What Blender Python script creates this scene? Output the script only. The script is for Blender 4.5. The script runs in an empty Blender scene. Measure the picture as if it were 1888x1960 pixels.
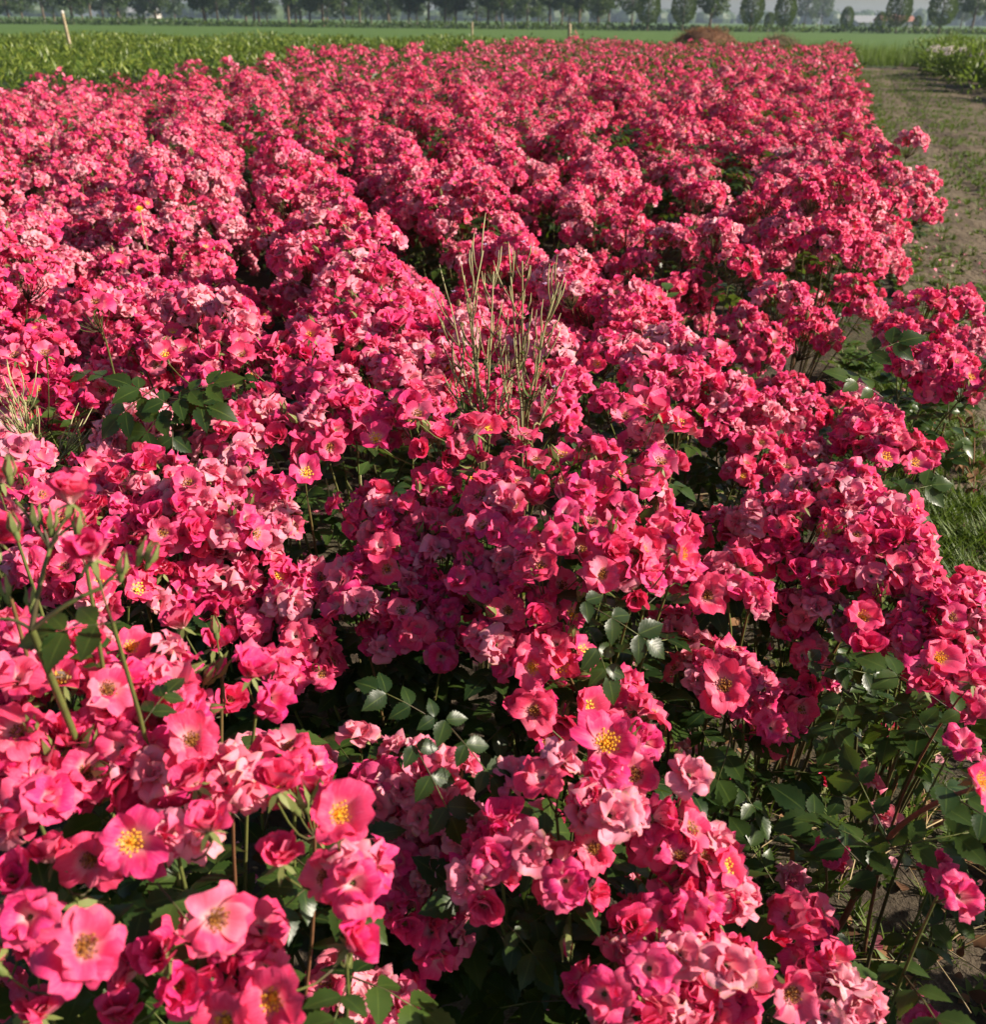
import bpy, math, random
import numpy as np
from mathutils import Vector, Matrix, Quaternion
R_ = math.radians
random.seed(7)
rng = np.random.default_rng(11)
sc = bpy.context.scene
col = sc.collection

# ---------------------------------------------------------------- camera
CAM = np.array([0.0, 0.0, 1.45])
FPX, CX, CY = 1812.0, 944.0, 980.0            # picture measured at 1888 x 1960
PITCH, ROLL = R_(27.5), R_(0.6)
fwd = np.array([0, math.cos(PITCH), -math.sin(PITCH)])
up0 = np.array([0, math.sin(PITCH), math.cos(PITCH)])
rt0 = np.array([1.0, 0, 0])
upv = up0 * math.cos(ROLL) - rt0 * math.sin(ROLL)
rtv = rt0 * math.cos(ROLL) + up0 * math.sin(ROLL)
cd = bpy.data.cameras.new('camera')
cam = bpy.data.objects.new('camera', cd); col.objects.link(cam)
cd.sensor_fit = 'VERTICAL'; cd.sensor_height = 24.0
cd.lens = 24.0 * FPX / 1960.0
cd.clip_start = 0.02; cd.clip_end = 6000
cam.matrix_world = Matrix(((rtv[0], upv[0], -fwd[0], CAM[0]), (rtv[1], upv[1], -fwd[1], CAM[1]),
                           (rtv[2], upv[2], -fwd[2], CAM[2]), (0, 0, 0, 1)))
cd.dof.use_dof = True; cd.dof.focus_distance = 1.75; cd.dof.aperture_fstop = 4.6
sc.camera = cam

# ---------------------------------------------------------------- sky, sun, exposure
SUN_AZ, SUN_EL = R_(97), R_(30)
w = bpy.data.worlds.new('World'); sc.world = w; w.use_nodes = True
nt = w.node_tree
bg = nt.nodes['Background']
sky = nt.nodes.new('ShaderNodeTexSky'); sky.sky_type = 'NISHITA'; sky.sun_disc = False
sky.sun_elevation = SUN_EL; sky.sun_rotation = SUN_AZ
sky.air_density = 1.0; sky.dust_density = 1.5; sky.ozone_density = 1.0
nt.links.new(sky.outputs[0], bg.inputs[0]); bg.inputs[1].default_value = 0.052
sd = bpy.data.lights.new('sun', 'SUN'); sd.energy = 4.8; sd.angle = R_(0.5); sd.color = (1.0, 0.89, 0.74)
sun = bpy.data.objects.new('sun', sd); col.objects.link(sun)
sdir = Vector((math.sin(SUN_AZ) * math.cos(SUN_EL), math.cos(SUN_AZ) * math.cos(SUN_EL), math.sin(SUN_EL)))
sun.rotation_euler = (-sdir).to_track_quat('-Z', 'Y').to_euler(); sun.location = (8, 0, 6)
sc.view_settings.view_transform = 'Standard'; sc.view_settings.look = 'None'
sc.view_settings.exposure = 0.93; sc.view_settings.gamma = 1.0
sc.cycles.max_bounces = 6; sc.cycles.diffuse_bounces = 3; sc.cycles.glossy_bounces = 2
sc.cycles.transmission_bounces = 3; sc.cycles.transparent_max_bounces = 4; sc.cycles.volume_bounces = 0
sc.cycles.use_denoising = True

def ray(px, py):
    return fwd + rtv * ((px - CX) / FPX) + upv * ((CY - py) / FPX)
def at_z(px, py, z):
    d = ray(px, py); return CAM + d * ((z - CAM[2]) / d[2])
def at_d(px, py, depth):
    return CAM + ray(px, py) * depth
def at_y(px, py, y):
    d = ray(px, py); return CAM + d * (y / d[1])
def project(P):
    q = np.asarray(P) - CAM
    dz = q @ fwd
    return np.stack([CX + FPX * (q @ rtv) / dz, CY - FPX * (q @ upv) / dz, dz], -1)

# ---------------------------------------------------------------- geometry container
class Geo:
    def __init__(s): s.V = []; s.A = []; s.F = []; s.n = 0
    def add(s, V, F, A=None, mat=0):
        V = np.asarray(V, float).reshape(-1, 3)
        if A is None: A = np.zeros((len(V), 4))
        A = np.broadcast_to(np.asarray(A, float), (len(V), 4))
        s.V.append(V); s.A.append(A); s.F.append((np.asarray(F, int) + s.n, mat)); s.n += len(V)
        return s
    def flat(s):
        return np.concatenate(s.V), np.concatenate(s.A)
    def put(s, g, R, T, S=1.0, tint=None, matmap=None):
        """instances of g: R (K,3,3), T (K,3), S (K,) or (K,3)"""
        R = np.asarray(R, float).reshape(-1, 3, 3); T = np.asarray(T, float).reshape(-1, 3); K = len(R)
        if K == 0: return s
        V, A = g.flat(); S = np.asarray(S, float)
        if S.ndim == 0: S = np.full((K, 3), float(S))
        elif S.ndim == 1: S = np.repeat(S[:, None], 3, 1)
        W = np.einsum('kij,knj->kni', R, V[None] * S[:, None, :]) + T[:, None, :]
        AA = np.repeat(A[None], K, 0).copy()
        if tint is not None: AA[:, :, 1] = np.clip(AA[:, :, 1] + np.asarray(tint)[:, None], 0, 1)
        n = len(V)
        off = (np.arange(K) * n)
        for F, m in g.F:
            FF = (F[None] + off[:, None, None]).reshape(-1, F.shape[1]) + s.n
            s.F.append((FF, matmap[m] if matmap else m))
        s.V.append(W.reshape(-1, 3)); s.A.append(AA.reshape(-1, 4)); s.n += K * n
        return s
    def mesh(s, name, mats, smooth=True):
        me = bpy.data.meshes.new(name)
        V, A = s.flat()
        me.vertices.add(len(V)); me.vertices.foreach_set('co', V.astype(np.float32).ravel())
        li, tot, mi = [], [], []
        for F, m in s.F:
            if len(F) == 0: continue
            li.append(F.ravel()); tot.append(np.full(len(F), F.shape[1])); mi.append(np.full(len(F), m))
        li = np.concatenate(li); tot = np.concatenate(tot); mi = np.concatenate(mi)
        me.loops.add(len(li)); me.loops.foreach_set('vertex_index', li.astype(np.int32))
        me.polygons.add(len(tot))
        st = np.concatenate([[0], np.cumsum(tot)[:-1]])
        me.polygons.foreach_set('loop_start', st.astype(np.int32))
        me.polygons.foreach_set('loop_total', tot.astype(np.int32))
        me.polygons.foreach_set('material_index', mi.astype(np.int32))
        me.polygons.foreach_set('use_smooth', np.full(len(tot), smooth))
        at = me.attributes.new('pc', 'FLOAT_COLOR', 'POINT')
        at.data.foreach_set('color', A.astype(np.float32).ravel())
        for m in mats: me.materials.append(m)
        me.update(calc_edges=True)
        return me

def grid_faces(nu, nv):
    i = np.arange(nv)[:, None] * (nu + 1) + np.arange(nu)[None]
    i = i.ravel()
    return np.stack([i, i + 1, i + nu + 2, i + nu + 1], 1)

def frames(D, spin):
    D = np.asarray(D, float).reshape(-1, 3); D = D / np.linalg.norm(D, axis=1, keepdims=True)
    ref = np.where(np.abs(D[:, 2:3]) < 0.95, np.array([[0, 0, 1.0]]), np.array([[1.0, 0, 0]]))
    X = np.cross(ref, D); X /= np.linalg.norm(X, axis=1, keepdims=True)
    Y = np.cross(D, X)
    c, s_ = np.cos(spin)[:, None], np.sin(spin)[:, None]
    return np.stack([X * c + Y * s_, Y * c - X * s_, D], 2)

def frames_x(D, roll):
    """x axis along D, z as far up as possible, rolled"""
    D = np.asarray(D, float).reshape(-1, 3); D = D / np.linalg.norm(D, axis=1, keepdims=True)
    ref = np.where(np.abs(D[:, 2:3]) < 0.97, np.array([[0, 0, 1.0]]), np.array([[0, 1.0, 0]]))
    Y = np.cross(ref, D); Y /= np.linalg.norm(Y, axis=1, keepdims=True)
    Z = np.cross(D, Y)
    c, s_ = np.cos(roll)[:, None], np.sin(roll)[:, None]
    return np.stack([D, Y * c + Z * s_, Z * c - Y * s_], 2)

def rotz(a):
    a = np.asarray(a, float).reshape(-1); c, s_ = np.cos(a), np.sin(a); z = np.zeros_like(a); o = z + 1
    return np.stack([np.stack([c, -s_, z], 1), np.stack([s_, c, z], 1), np.stack([z, z, o], 1)], 1)

def tube(g, pts, radii, sides=6, A0=(0, .5, 0, 0), mat=0, cap=True):
    pts = np.asarray(pts, float); n = len(pts); radii = np.broadcast_to(np.asarray(radii, float), (n,))
    T = np.gradient(pts, axis=0); T /= np.linalg.norm(T, axis=1, keepdims=True) + 1e-12
    ref = np.array([0, 0, 1.0]) if abs(T[:, 2]).mean() < 0.9 else np.array([1.0, 0, 0])
    X = np.cross(ref, T); X /= np.linalg.norm(X, axis=1, keepdims=True) + 1e-12
    Y = np.cross(T, X)
    a = np.arange(sides) * 2 * math.pi / sides
    V = pts[:, None] + radii[:, None, None] * (np.cos(a)[None, :, None] * X[:, None] + np.sin(a)[None, :, None] * Y[:, None])
    V = V.reshape(-1, 3)
    F = []
    for i in range(n - 1):
        for j in range(sides):
            k = (j + 1) % sides
            F.append((i * sides + j, i * sides + k, (i + 1) * sides + k, (i + 1) * sides + j))
    A = np.tile(np.asarray(A0, float), (len(V), 1)); A[:, 0] = np.repeat(np.linspace(0, 1, n), sides)
    base = g.n
    g.add(V, F, A, mat)
    if cap:
        c = pts[-1] + T[-1] * radii[-1] * 0.5
        g.add(c[None], np.zeros((0, 3), int), A[-1:], mat)
        ci = g.n - 1
        Fc = [(base + (n - 1) * sides + j, base + (n - 1) * sides + (j + 1) % sides, ci) for j in range(sides)]
        g.F.append((np.array(Fc), mat))

def curve(p0, p1, bend, n=6):
    t = np.linspace(0, 1, n)[:, None]
    p0, p1, bend = map(np.asarray, (p0, p1, bend))
    return p0 * (1 - t) + p1 * t + bend * (4 * t * (1 - t))

# ---------------------------------------------------------------- objects
def tag(o, label=None, cat=None, group=None, kind=None):
    if label: o['label'] = label
    if cat: o['category'] = cat
    if group: o['group'] = group
    if kind: o['kind'] = kind
    return o
def ob(name, me, parent=None, loc=None):
    o = bpy.data.objects.new(name, me); col.objects.link(o)
    if parent is not None: o.parent = parent
    if loc is not None: o.location = loc
    return o
def root(name, loc, label, cat, group=None):
    o = bpy.data.objects.new(name, None); col.objects.link(o)
    o.location = loc; o.empty_display_size = 0.1
    return tag(o, label, cat, group)
def setmat(o, Rm, T, S=1.0):
    m = Matrix(((Rm[0][0] * S, Rm[0][1] * S, Rm[0][2] * S, T[0]), (Rm[1][0] * S, Rm[1][1] * S, Rm[1][2] * S, T[1]),
                (Rm[2][0] * S, Rm[2][1] * S, Rm[2][2] * S, T[2]), (0, 0, 0, 1)))
    o.matrix_local = m if o.parent else m
    o.matrix_basis = m

# ---------------------------------------------------------------- materials
def newmat(name):
    m = bpy.data.materials.new(name); m.use_nodes = True
    nt = m.node_tree; nt.nodes.clear()
    out = nt.nodes.new('ShaderNodeOutputMaterial')
    return m, nt, out
def N(nt, t, **kw):
    n = nt.nodes.new(t)
    for k, v in kw.items(): setattr(n, k, v)
    return n
def L(nt, a, b): nt.links.new(a, b)
def mixc(nt, f, a, b, typ='MIX'):
    n = N(nt, 'ShaderNodeMix', data_type='RGBA', blend_type=typ)
    for s_, v in ((n.inputs[0], f), (n.inputs[6], a), (n.inputs[7], b)):
        if hasattr(v, 'is_linked') or hasattr(v, 'links'): L(nt, v, s_)
        elif isinstance(v, (int, float)): s_.default_value = v
        else: s_.default_value = (*v, 1)
    return n.outputs[2]
def math_(nt, op, a, b=None, clamp=False):
    n = N(nt, 'ShaderNodeMath', operation=op, use_clamp=clamp)
    for i, v in enumerate((a, b)):
        if v is None: continue
        if isinstance(v, (int, float)): n.inputs[i].default_value = v
        else: L(nt, v, n.inputs[i])
    return n.outputs[0]
def maprange(nt, v, a, b, c=0.0, d=1.0):
    n = N(nt, 'ShaderNodeMapRange', interpolation_type='SMOOTHSTEP')
    L(nt, v, n.inputs[0])
    for i, x in zip((1, 2, 3, 4), (a, b, c, d)): n.inputs[i].default_value = x
    return n.outputs[0]
def noise(nt, scale, detail=3.0, rough=0.55, vec=None, obj=True):
    n = N(nt, 'ShaderNodeTexNoise'); n.inputs['Scale'].default_value = scale
    n.inputs['Detail'].default_value = detail; n.inputs['Roughness'].default_value = rough
    if vec is None:
        tc = N(nt, 'ShaderNodeTexCoord' if obj else 'ShaderNodeNewGeometry')
        vec = tc.outputs['Object'] if obj else tc.outputs['Position']
    L(nt, vec, n.inputs['Vector'])
    return n.outputs[0]
def pc(nt):
    a = N(nt, 'ShaderNodeAttribute', attribute_name='pc')
    s_ = N(nt, 'ShaderNodeSeparateColor'); L(nt, a.outputs['Color'], s_.inputs[0])
    return s_.outputs[0], s_.outputs[1], s_.outputs[2], a.outputs['Alpha']
def finish(nt, out, color, rough, transl=0.0, tcol=None, spec=0.4, bump=None, bstr=0.3, bdist=0.01, coat=0.0):
    p = N(nt, 'ShaderNodeBsdfPrincipled')
    if isinstance(color, tuple): p.inputs['Base Color'].default_value = (*color, 1)
    else: L(nt, color, p.inputs['Base Color'])
    if isinstance(rough, (int, float)): p.inputs['Roughness'].default_value = rough
    else: L(nt, rough, p.inputs['Roughness'])
    p.inputs['Specular IOR Level'].default_value = spec
    if coat: p.inputs['Coat Weight'].default_value = coat; p.inputs['Coat Roughness'].default_value = 0.25
    if bump is not None:
        b = N(nt, 'ShaderNodeBump'); b.inputs['Strength'].default_value = bstr; b.inputs['Distance'].default_value = bdist
        L(nt, bump, b.inputs['Height']); L(nt, b.outputs[0], p.inputs['Normal'])
    if transl > 0:
        t = N(nt, 'ShaderNodeBsdfTranslucent')
        c = tcol if tcol is not None else color
        if isinstance(c, tuple): t.inputs[0].default_value = (*c, 1)
        else: L(nt, c, t.inputs[0])
        mx = N(nt, 'ShaderNodeMixShader'); mx.inputs[0].default_value = transl
        L(nt, p.outputs[0], mx.inputs[1]); L(nt, t.outputs[0], mx.inputs[2]); L(nt, mx.outputs[0], out.inputs[0])
    else: L(nt, p.outputs[0], out.inputs[0])

def mat_petal(name, fresh_a, fresh_b, base_c, faded):
    m, nt, out = newmat(name)
    v, t, f, u = pc(nt)
    c = mixc(nt, t, fresh_a, fresh_b)
    # fine veins and blotches of the petal itself
    cb = N(nt, 'ShaderNodeCombineXYZ'); L(nt, math_(nt, 'MULTIPLY', u, 9.0), cb.inputs[0]); L(nt, math_(nt, 'MULTIPLY', v, 1.6), cb.inputs[1]); L(nt, math_(nt, 'MULTIPLY', t, 60.0), cb.inputs[2])
    vn = noise(nt, 1.6, 3, .65, cb.outputs[0])
    ns = noise(nt, 90, 3, .6)
    c = mixc(nt, maprange(nt, vn, .48, .72, 0, .55), c, (.86, .17, .34))
    c = mixc(nt, maprange(nt, vn, .50, .28, 0, .5), c, (.60, .006, .12))
    c = mixc(nt, maprange(nt, ns, .35, .7, 0, .35), c, (.84, .10, .25))
    geo = N(nt, 'ShaderNodeNewGeometry')
    c = mixc(nt, math_(nt, 'MULTIPLY', geo.outputs['Backfacing'], .5), c, (.86, .24, .38))
    c = mixc(nt, f, c, faded)
    c = mixc(nt, maprange(nt, v, .58, .10, 0, .85), c, base_c)
    c = mixc(nt, math_(nt, 'MULTIPLY', math_(nt, 'MULTIPLY', maprange(nt, v, .80, 1.0), maprange(nt, f, .25, .7)), maprange(nt, ns, .40, .60, 0, .8)), c, (.46, .26, .12))
    finish(nt, out, c, .5, .31, mixc(nt, .35, c, (.98, .07, .17)), spec=.28, bump=vn, bstr=.35, bdist=.0015)
    return m
M = {}
M['petal'] = mat_petal('rose petal', (.79, .022, .208), (.89, .056, .150), (.90, .55, .54), (.88, .50, .58))
def mat_simple(name, a, b, rough=.6, transl=0.0, scale=20, spec=.3, bump=0, tcol=None, attr=True, coat=0.0, bscale=None, bdist=.01):
    m, nt, out = newmat(name)
    v, t, f, u = pc(nt)
    ns = noise(nt, scale, 4)
    k = math_(nt, 'ADD', math_(nt, 'MULTIPLY', ns, .7), math_(nt, 'MULTIPLY', t, .6)) if attr else ns
    c = mixc(nt, maprange(nt, k, .3, .95 if attr else .7), a, b)
    finish(nt, out, c, rough, transl, tcol, spec, noise(nt, bscale or scale * 3, 4) if bump else None, bump or .3, bdist, coat)
    return m
M['stamen'] = mat_simple('yellow stamens', (.85, .38, .02), (.95, .60, .06), .6, .15, 300)
M['stamen_old'] = mat_simple('brown stamens', (.10, .035, .012), (.38, .16, .03), .8, 0, 300)
M['calyx'] = mat_simple('calyx green', (.10, .14, .035), (.22, .24, .08), .55, .15, 60)
def mat_leaf(name, dark, light, rib, transl=.26, rough=.33, spec=.26, vein=True):
    m, nt, out = newmat(name)
    v, t, f, u = pc(nt)
    ns = noise(nt, 25, 3)
    c = mixc(nt, math_(nt, 'ADD', math_(nt, 'MULTIPLY', t, .8), math_(nt, 'MULTIPLY', math_(nt, 'SUBTRACT', ns, .5), .6), True), dark, light)
    au = math_(nt, 'ABSOLUTE', u)
    if vein:
        c = mixc(nt, maprange(nt, au, .10, .0, 0, .6), c, rib)
    geo = N(nt, 'ShaderNodeNewGeometry')
    c = mixc(nt, math_(nt, 'MULTIPLY', geo.outputs['Backfacing'], .35), c, (.13, .19, .06))
    # side veins as relief
    wv = math_(nt, 'SINE', math_(nt, 'SUBTRACT', math_(nt, 'MULTIPLY', v, 52), math_(nt, 'MULTIPLY', au, 16)))
    finish(nt, out, c, rough, transl, mixc(nt, .6, c, (.22, .34, .03)), spec, wv if vein else None, .03, .001)
    return m
M['leaf'] = mat_leaf('rose leaf', (.015, .036, .010), (.066, .108, .020), (.10, .15, .03))
M['leaf_young'] = mat_leaf('light weed leaf', (.05, .10, .02), (.10, .17, .04), (.16, .22, .07), .3, .5, .3)
M['cane'] = None
def mat_cane(name, low, high, red):
    m, nt, out = newmat(name)
    v, t, f, u = pc(nt)
    c = mixc(nt, maprange(nt, v, .2, .8), low, high)
    c = mixc(nt, maprange(nt, t, .6, .95), c, red)
    ns = noise(nt, 60, 3)
    c = mixc(nt, maprange(nt, ns, .3, .75, 0, .4), c, (.05, .04, .02))
    finish(nt, out, c, .5, 0, None, .35, ns, .3, .002)
    return m
M['cane'] = mat_cane('rose cane', (.07, .055, .025), (.12, .14, .035), (.20, .07, .04))
M['weed'] = mat_cane('weed stem', (.20, .17, .07), (.42, .40, .19), (.46, .36, .20))
M['straw'] = mat_simple('dry straw', (.30, .20, .09), (.46, .36, .20), .8, .1, 40)
M['dead'] = mat_simple('dead leaf', (.10, .045, .02), (.26, .13, .06), .8, .1, 40)
M['grass'] = mat_leaf('grass blade', (.05, .09, .012), (.16, .22, .035), (.1, .15, .04), .3, .5, .3, False)
M['crop'] = mat_leaf('crop leaf', (.055, .10, .010), (.26, .30, .04), (.12, .17, .06), .28, .4, .4)
M['white_petal'] = mat_simple('white petal', (.78, .62, .62), (.85, .78, .72), .6, .3, 60)

# ---------------------------------------------------------------- blossoms
def petal_grid(r, Ln, W, e0, e1, cup, rec, ruf, nu, nv):
    v = np.linspace(0, 1, nv + 1); u = np.linspace(-1, 1, nu + 1)
    ang = np.radians(e0 + (e1 - e0) * v ** 1.1)
    ds = Ln / nv
    rr = np.concatenate([[0], np.cumsum(np.cos(ang[:-1]) * ds)]); zz = np.concatenate([[0], np.cumsum(np.sin(ang[:-1]) * ds)])
    Vg, Ug = np.meshgrid(v, u, indexing='ij')
    notch = .06 + .08 * r.random()
    vv = Vg * (1 - .20 * Ug ** 2 * Vg) - notch * np.exp(-(Ug / .28) ** 2) * Vg ** 5 + .05 * ruf * np.sin(7 * Ug + r.random() * 6) * Vg ** 4
    hw = W * (.10 + .90 * np.sin(np.pi / 2 * np.minimum(Vg * 1.18, 1)) ** .85) * (1 - .10 * np.clip((Vg - .8) / .2, 0, 1) ** 2)
    rad = np.interp(vv.ravel(), v, rr).reshape(vv.shape); hz = np.interp(vv.ravel(), v, zz).reshape(vv.shape)
    # beyond tip extrapolation is clamped; local normal
    an = np.interp(vv.ravel(), v, ang).reshape(vv.shape)
    p1, p2, p3 = r.random(3) * 6.28
    off = cup * Ug ** 2 * hw - rec * np.abs(Ug) ** 2.5 * Vg ** 3 * hw
    off += ruf * hw * Vg ** 2 * (.34 * np.sin(2.6 * Ug + p1) + .26 * np.sin(5.1 * Ug + p2) + .10 * np.sin(9 * Ug + 4 * Vg + p3))
    off -= rec * .5 * np.clip(Vg - .72, 0, 1) ** 1.5 * Ln * (1 + .8 * np.sin(3 * Ug + p2))
    x = rad - off * np.sin(an); z = hz + off * np.cos(an)
    y = Ug * hw
    sk = (r.random() - .5) * .35
    y = y + sk * Vg ** 2 * W
    P = np.stack([x + .0025, y, z], -1).reshape(-1, 3)
    return P, Vg.ravel(), Ug.ravel()

def blossom_parts(kind, seed, lod):
    """list of petals [(V,F,A)], stamen Geo or None"""
    r = np.random.default_rng(seed)
    nu, nv = {0: (6, 6), 1: (4, 4), 2: (2, 3)}[lod]
    F = grid_faces(nu, nv)[:, ::-1]
    tint = r.random(); petals = []
    def ring(n, Ln, W, e0, e1, cup, rec, ruf, z=0, a0=None, fade=0.0, jit=.25, skip=0):
        a0 = r.random() * 6.28 if a0 is None else a0
        for i in range(n):
            if r.random() < skip: continue
            ln = Ln * (1 + .14 * r.normal()); ww = W * (1 + .14 * r.normal())
            P, v, u = petal_grid(r, ln, ww, e0 + 10 * r.normal(), e1 + 16 * r.normal(), cup * (1 + .4 * r.normal()), rec, ruf, nu, nv)
            P[:, 2] += z + i % 2 * .0008
            a = a0 + i * 2 * math.pi / n + jit * r.normal()
            P = P @ rotz([a])[0].T
            A = np.stack([v, np.full(len(v), np.clip(tint + .15 * r.normal(), 0, 1)), np.full(len(v), np.clip(fade + .12 * r.normal() * (fade > 0), 0, 1)), u], 1)
            petals.append((P, F, A))
    st = None
    if kind == 'open_yellow':
        ring(5 if r.random() < .6 else 7, .029, .0180, 52, 14, .38, .35, .75, jit=.3); st = 1
    elif kind == 'open_dark':
        ring(6 if r.random() < .5 else 8, .029, .0175, 52, 8, .36, .5, 1.0, jit=.35, fade=.05); st = 2
    elif kind == 'cup':
        ring(5, .029, .019, 72, 44, .55, .30, .5); ring(3, .024, .015, 78, 58, .5, .1, .5, z=.002); st = 2
    elif kind == 'ruffle':
        ring(6, .028, .017, 45, -12, .3, .65, 1.05, jit=.4, fade=.05); ring(5, .023, .015, 68, 25, .3, .6, 1.2, z=.003, jit=.5, fade=.05)
    elif kind == 'pale':
        ring(6, .029, .017, 50, -5, .3, .7, 1.15, jit=.45, fade=.52); ring(6, .023, .014, 72, 40, .4, .6, 1.2, z=.003, jit=.5, fade=.44)
    elif kind == 'white':
        ring(6, .030, .018, 45, 5, .3, .5, 1.0, jit=.45, fade=.82); ring(5, .023, .014, 72, 40, .4, .6, 1.2, z=.003, jit=.5, fade=.75)
    g = None
    if st:
        g = Geo(); mi = st - 1
        nst = {0: 34, 1: 16, 2: 7}[lod]
        # central knob
        a = np.arange(6) * math.pi / 3
        k = .0034
        V = [(0, 0, .0105)] + [(k * math.cos(x), k * math.sin(x), .007) for x in a]
        g.add(V, [(0, 1 + i, 1 + (i + 1) % 6) for i in range(6)], (0, .3, 0, 0), mi)
        sp = .0105 if st == 1 else .0085
        for i in range(nst):
            th = i * 2.39996; rr = sp * math.sqrt((i + .5) / nst) * (.9 + .25 * r.random())
            c = np.array([rr * math.cos(th), rr * math.sin(th), .0095 + .0035 * r.random()])
            s_ = .0013 if lod == 0 else (.0019 if lod == 1 else .0034)
            Vv = c + np.array([(s_, 0, 0), (0, s_, 0), (-s_, 0, 0), (0, -s_, 0), (0, 0, s_ * .8), (0, 0, -s_ * .8)])
            FF = [(0, 1, 4), (1, 2, 4), (2, 3, 4), (3, 0, 4)] + ([(1, 0, 5), (2, 1, 5), (3, 2, 5), (0, 3, 5)] if lod == 0 else [])
            g.add(Vv, FF, (0, r.random(), 0, 0), mi)
            if lod == 0:
                b = np.array([.003 * math.cos(th), .003 * math.sin(th), .003]); n_ = np.array([-math.sin(th), math.cos(th), 0]) * .0003
                g.add([b - n_, b + n_, c + n_, c - n_], [(0, 1, 2, 3)], (0, .6, 0, 0), mi)
    return petals, g

def calyx_geo(lod):
    g = Geo()
    if lod == 2: 
        tube(g, [(0, 0, -.011), (0, 0, .002)], [.0018, .0042], 4, (0, .5, 0, 0), 0); return g
    tube(g, [(0, 0, -.012), (0, 0, -.008), (0, 0, -.003), (0, 0, .003)], [.0012, .0034, .0042, .0028], 6 if lod == 0 else 5, (0, .4, 0, 0), 0)
    for i in range(5):
        a = i * 2 * math.pi / 5 + .3; c, s_ = math.cos(a), math.sin(a)
        pts = [(.003, 0), (.009, -.004), (.016, -.010)]; wd = [.0022, .0030, .0003]
        V = []
        for (x, z), ww in zip(pts, wd):
            V += [(x * c - ww * s_, x * s_ + ww * c, z), (x * c + ww * s_, x * s_ - ww * c, z)]
        g.add(V, [(0, 1, 3, 2), (2, 3, 5, 4)], (.5, .6, 0, 0), 0)
    return g

KINDS = {'open_yellow': 5, 'open_dark': 7, 'cup': 7, 'ruffle': 12, 'pale': 8, 'white': 5}
BMATS = [M['petal'], M['stamen'], M['stamen_old'], M['calyx']]
def blossom_geo(kind, i, lod):
    pets, st = blossom_parts(kind, hash_(kind) + i, lod)
    g = Geo()
    for V, F, A in pets: g.add(V, F, A, 0)
    I = np.eye(3)[None]
    if st: g.put(st, I, [(0, 0, 0)], matmap={0: 1, 1: 2})
    g.put(calyx_geo(lod), I, [(0, 0, 0)], matmap={0: 3})
    return g
def hash_(k): return {'open_yellow': 100, 'open_dark': 200, 'cup': 300, 'ruffle': 400, 'pale': 500, 'white': 600}[k]
B1 = {k: [blossom_geo(k, i, 1) for i in range(n)] for k, n in KINDS.items()}
B2 = {k: [blossom_geo(k, i, 2) for i in range(max(3, n // 2))] for k, n in KINDS.items()}
B1me = {k: [g.mesh('blossom', BMATS) for g in v] for k, v in B1.items()}
# nearest blossoms: petals are sub-parts
CALYX0 = calyx_geo(0).mesh('blossom_calyx', [M['calyx']])
B0 = {}
for k, n in KINDS.items():
    B0[k] = []
    for i in range(n):
        pets, st = blossom_parts(k, hash_(k) + i, 0)
        pm = [Geo().add(V, F, A, 0).mesh('petal', [M['petal']]) for V, F, A in pets]
        sm = st.mesh('stamen_cluster', [M['stamen'], M['stamen_old']], False) if st else None
        B0[k].append((pm, sm))
MIX = {'fresh': (.05, .24, .25, .36, .10, 0), 'mix': (.035, .16, .17, .34, .25, .045), 'ruffle': (.02, .14, .12, .52, .19, .01),
       'pale': (0, .06, .04, .26, .48, .16), 'white': (0, 0, 0, .05, .30, .65)}
KN = list(KINDS)
def pick(kind, r): return KN[r.choice(6, p=np.array(MIX[kind]) / sum(MIX[kind]))]

def cap_points(n, R, maxang, r, flat=.85):
    """points on a dome round +z, with outward directions"""
    i = np.arange(n) + .5
    cz = 1 - i / n * (1 - math.cos(maxang))
    th = i * 2.39996 + r.random() * 6.28
    s_ = np.sqrt(1 - cz ** 2)
    D = np.stack([s_ * np.cos(th), s_ * np.sin(th), cz], 1)
    D += r.normal(size=D.shape) * .16
    D /= np.linalg.norm(D, axis=1, keepdims=True)
    rad = R * (1 + .20 * r.normal(size=n))
    P = D * rad[:, None] * np.array([1, 1, flat])
    return P, D

# bud
def bud_geo(open_=0.0):
    g = Geo()
    tube(g, [(0, 0, -.010), (0, 0, -.006), (0, 0, -.001), (0, 0, .004)], [.0014, .0036, .0040, .0044], 6, (0, .3, 0, 0), 0)
    tube(g, [(0, 0, .003), (0, 0, .009), (0, 0, .015), (0, 0, .020)], [.0042, .0062, .0042, .0008], 6, (.9, .3, 0, 0), 1)
    for i in range(5):
        a = i * 2 * math.pi / 5; c, s_ = math.cos(a), math.sin(a)
        V = []
        for z, rr, ww in ((.001, .0046, .0026), (.008, .0070, .0034), (.015, .0052, .0022), (.024, .0030 + .004 * open_, .0003)):
            V += [(rr * c - ww * s_, rr * s_ + ww * c, z), (rr * c + ww * s_, rr * s_ - ww * c, z)]
        g.add(V, [(0, 1, 3, 2), (2, 3, 5, 4), (4, 5, 7, 6)], (.5, .6, 0, 0), 0)
    return g
BUDme = [bud_geo(x).mesh('bud', [M['calyx'], M['petal']]) for x in (0., .5, 1.)]

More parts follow.
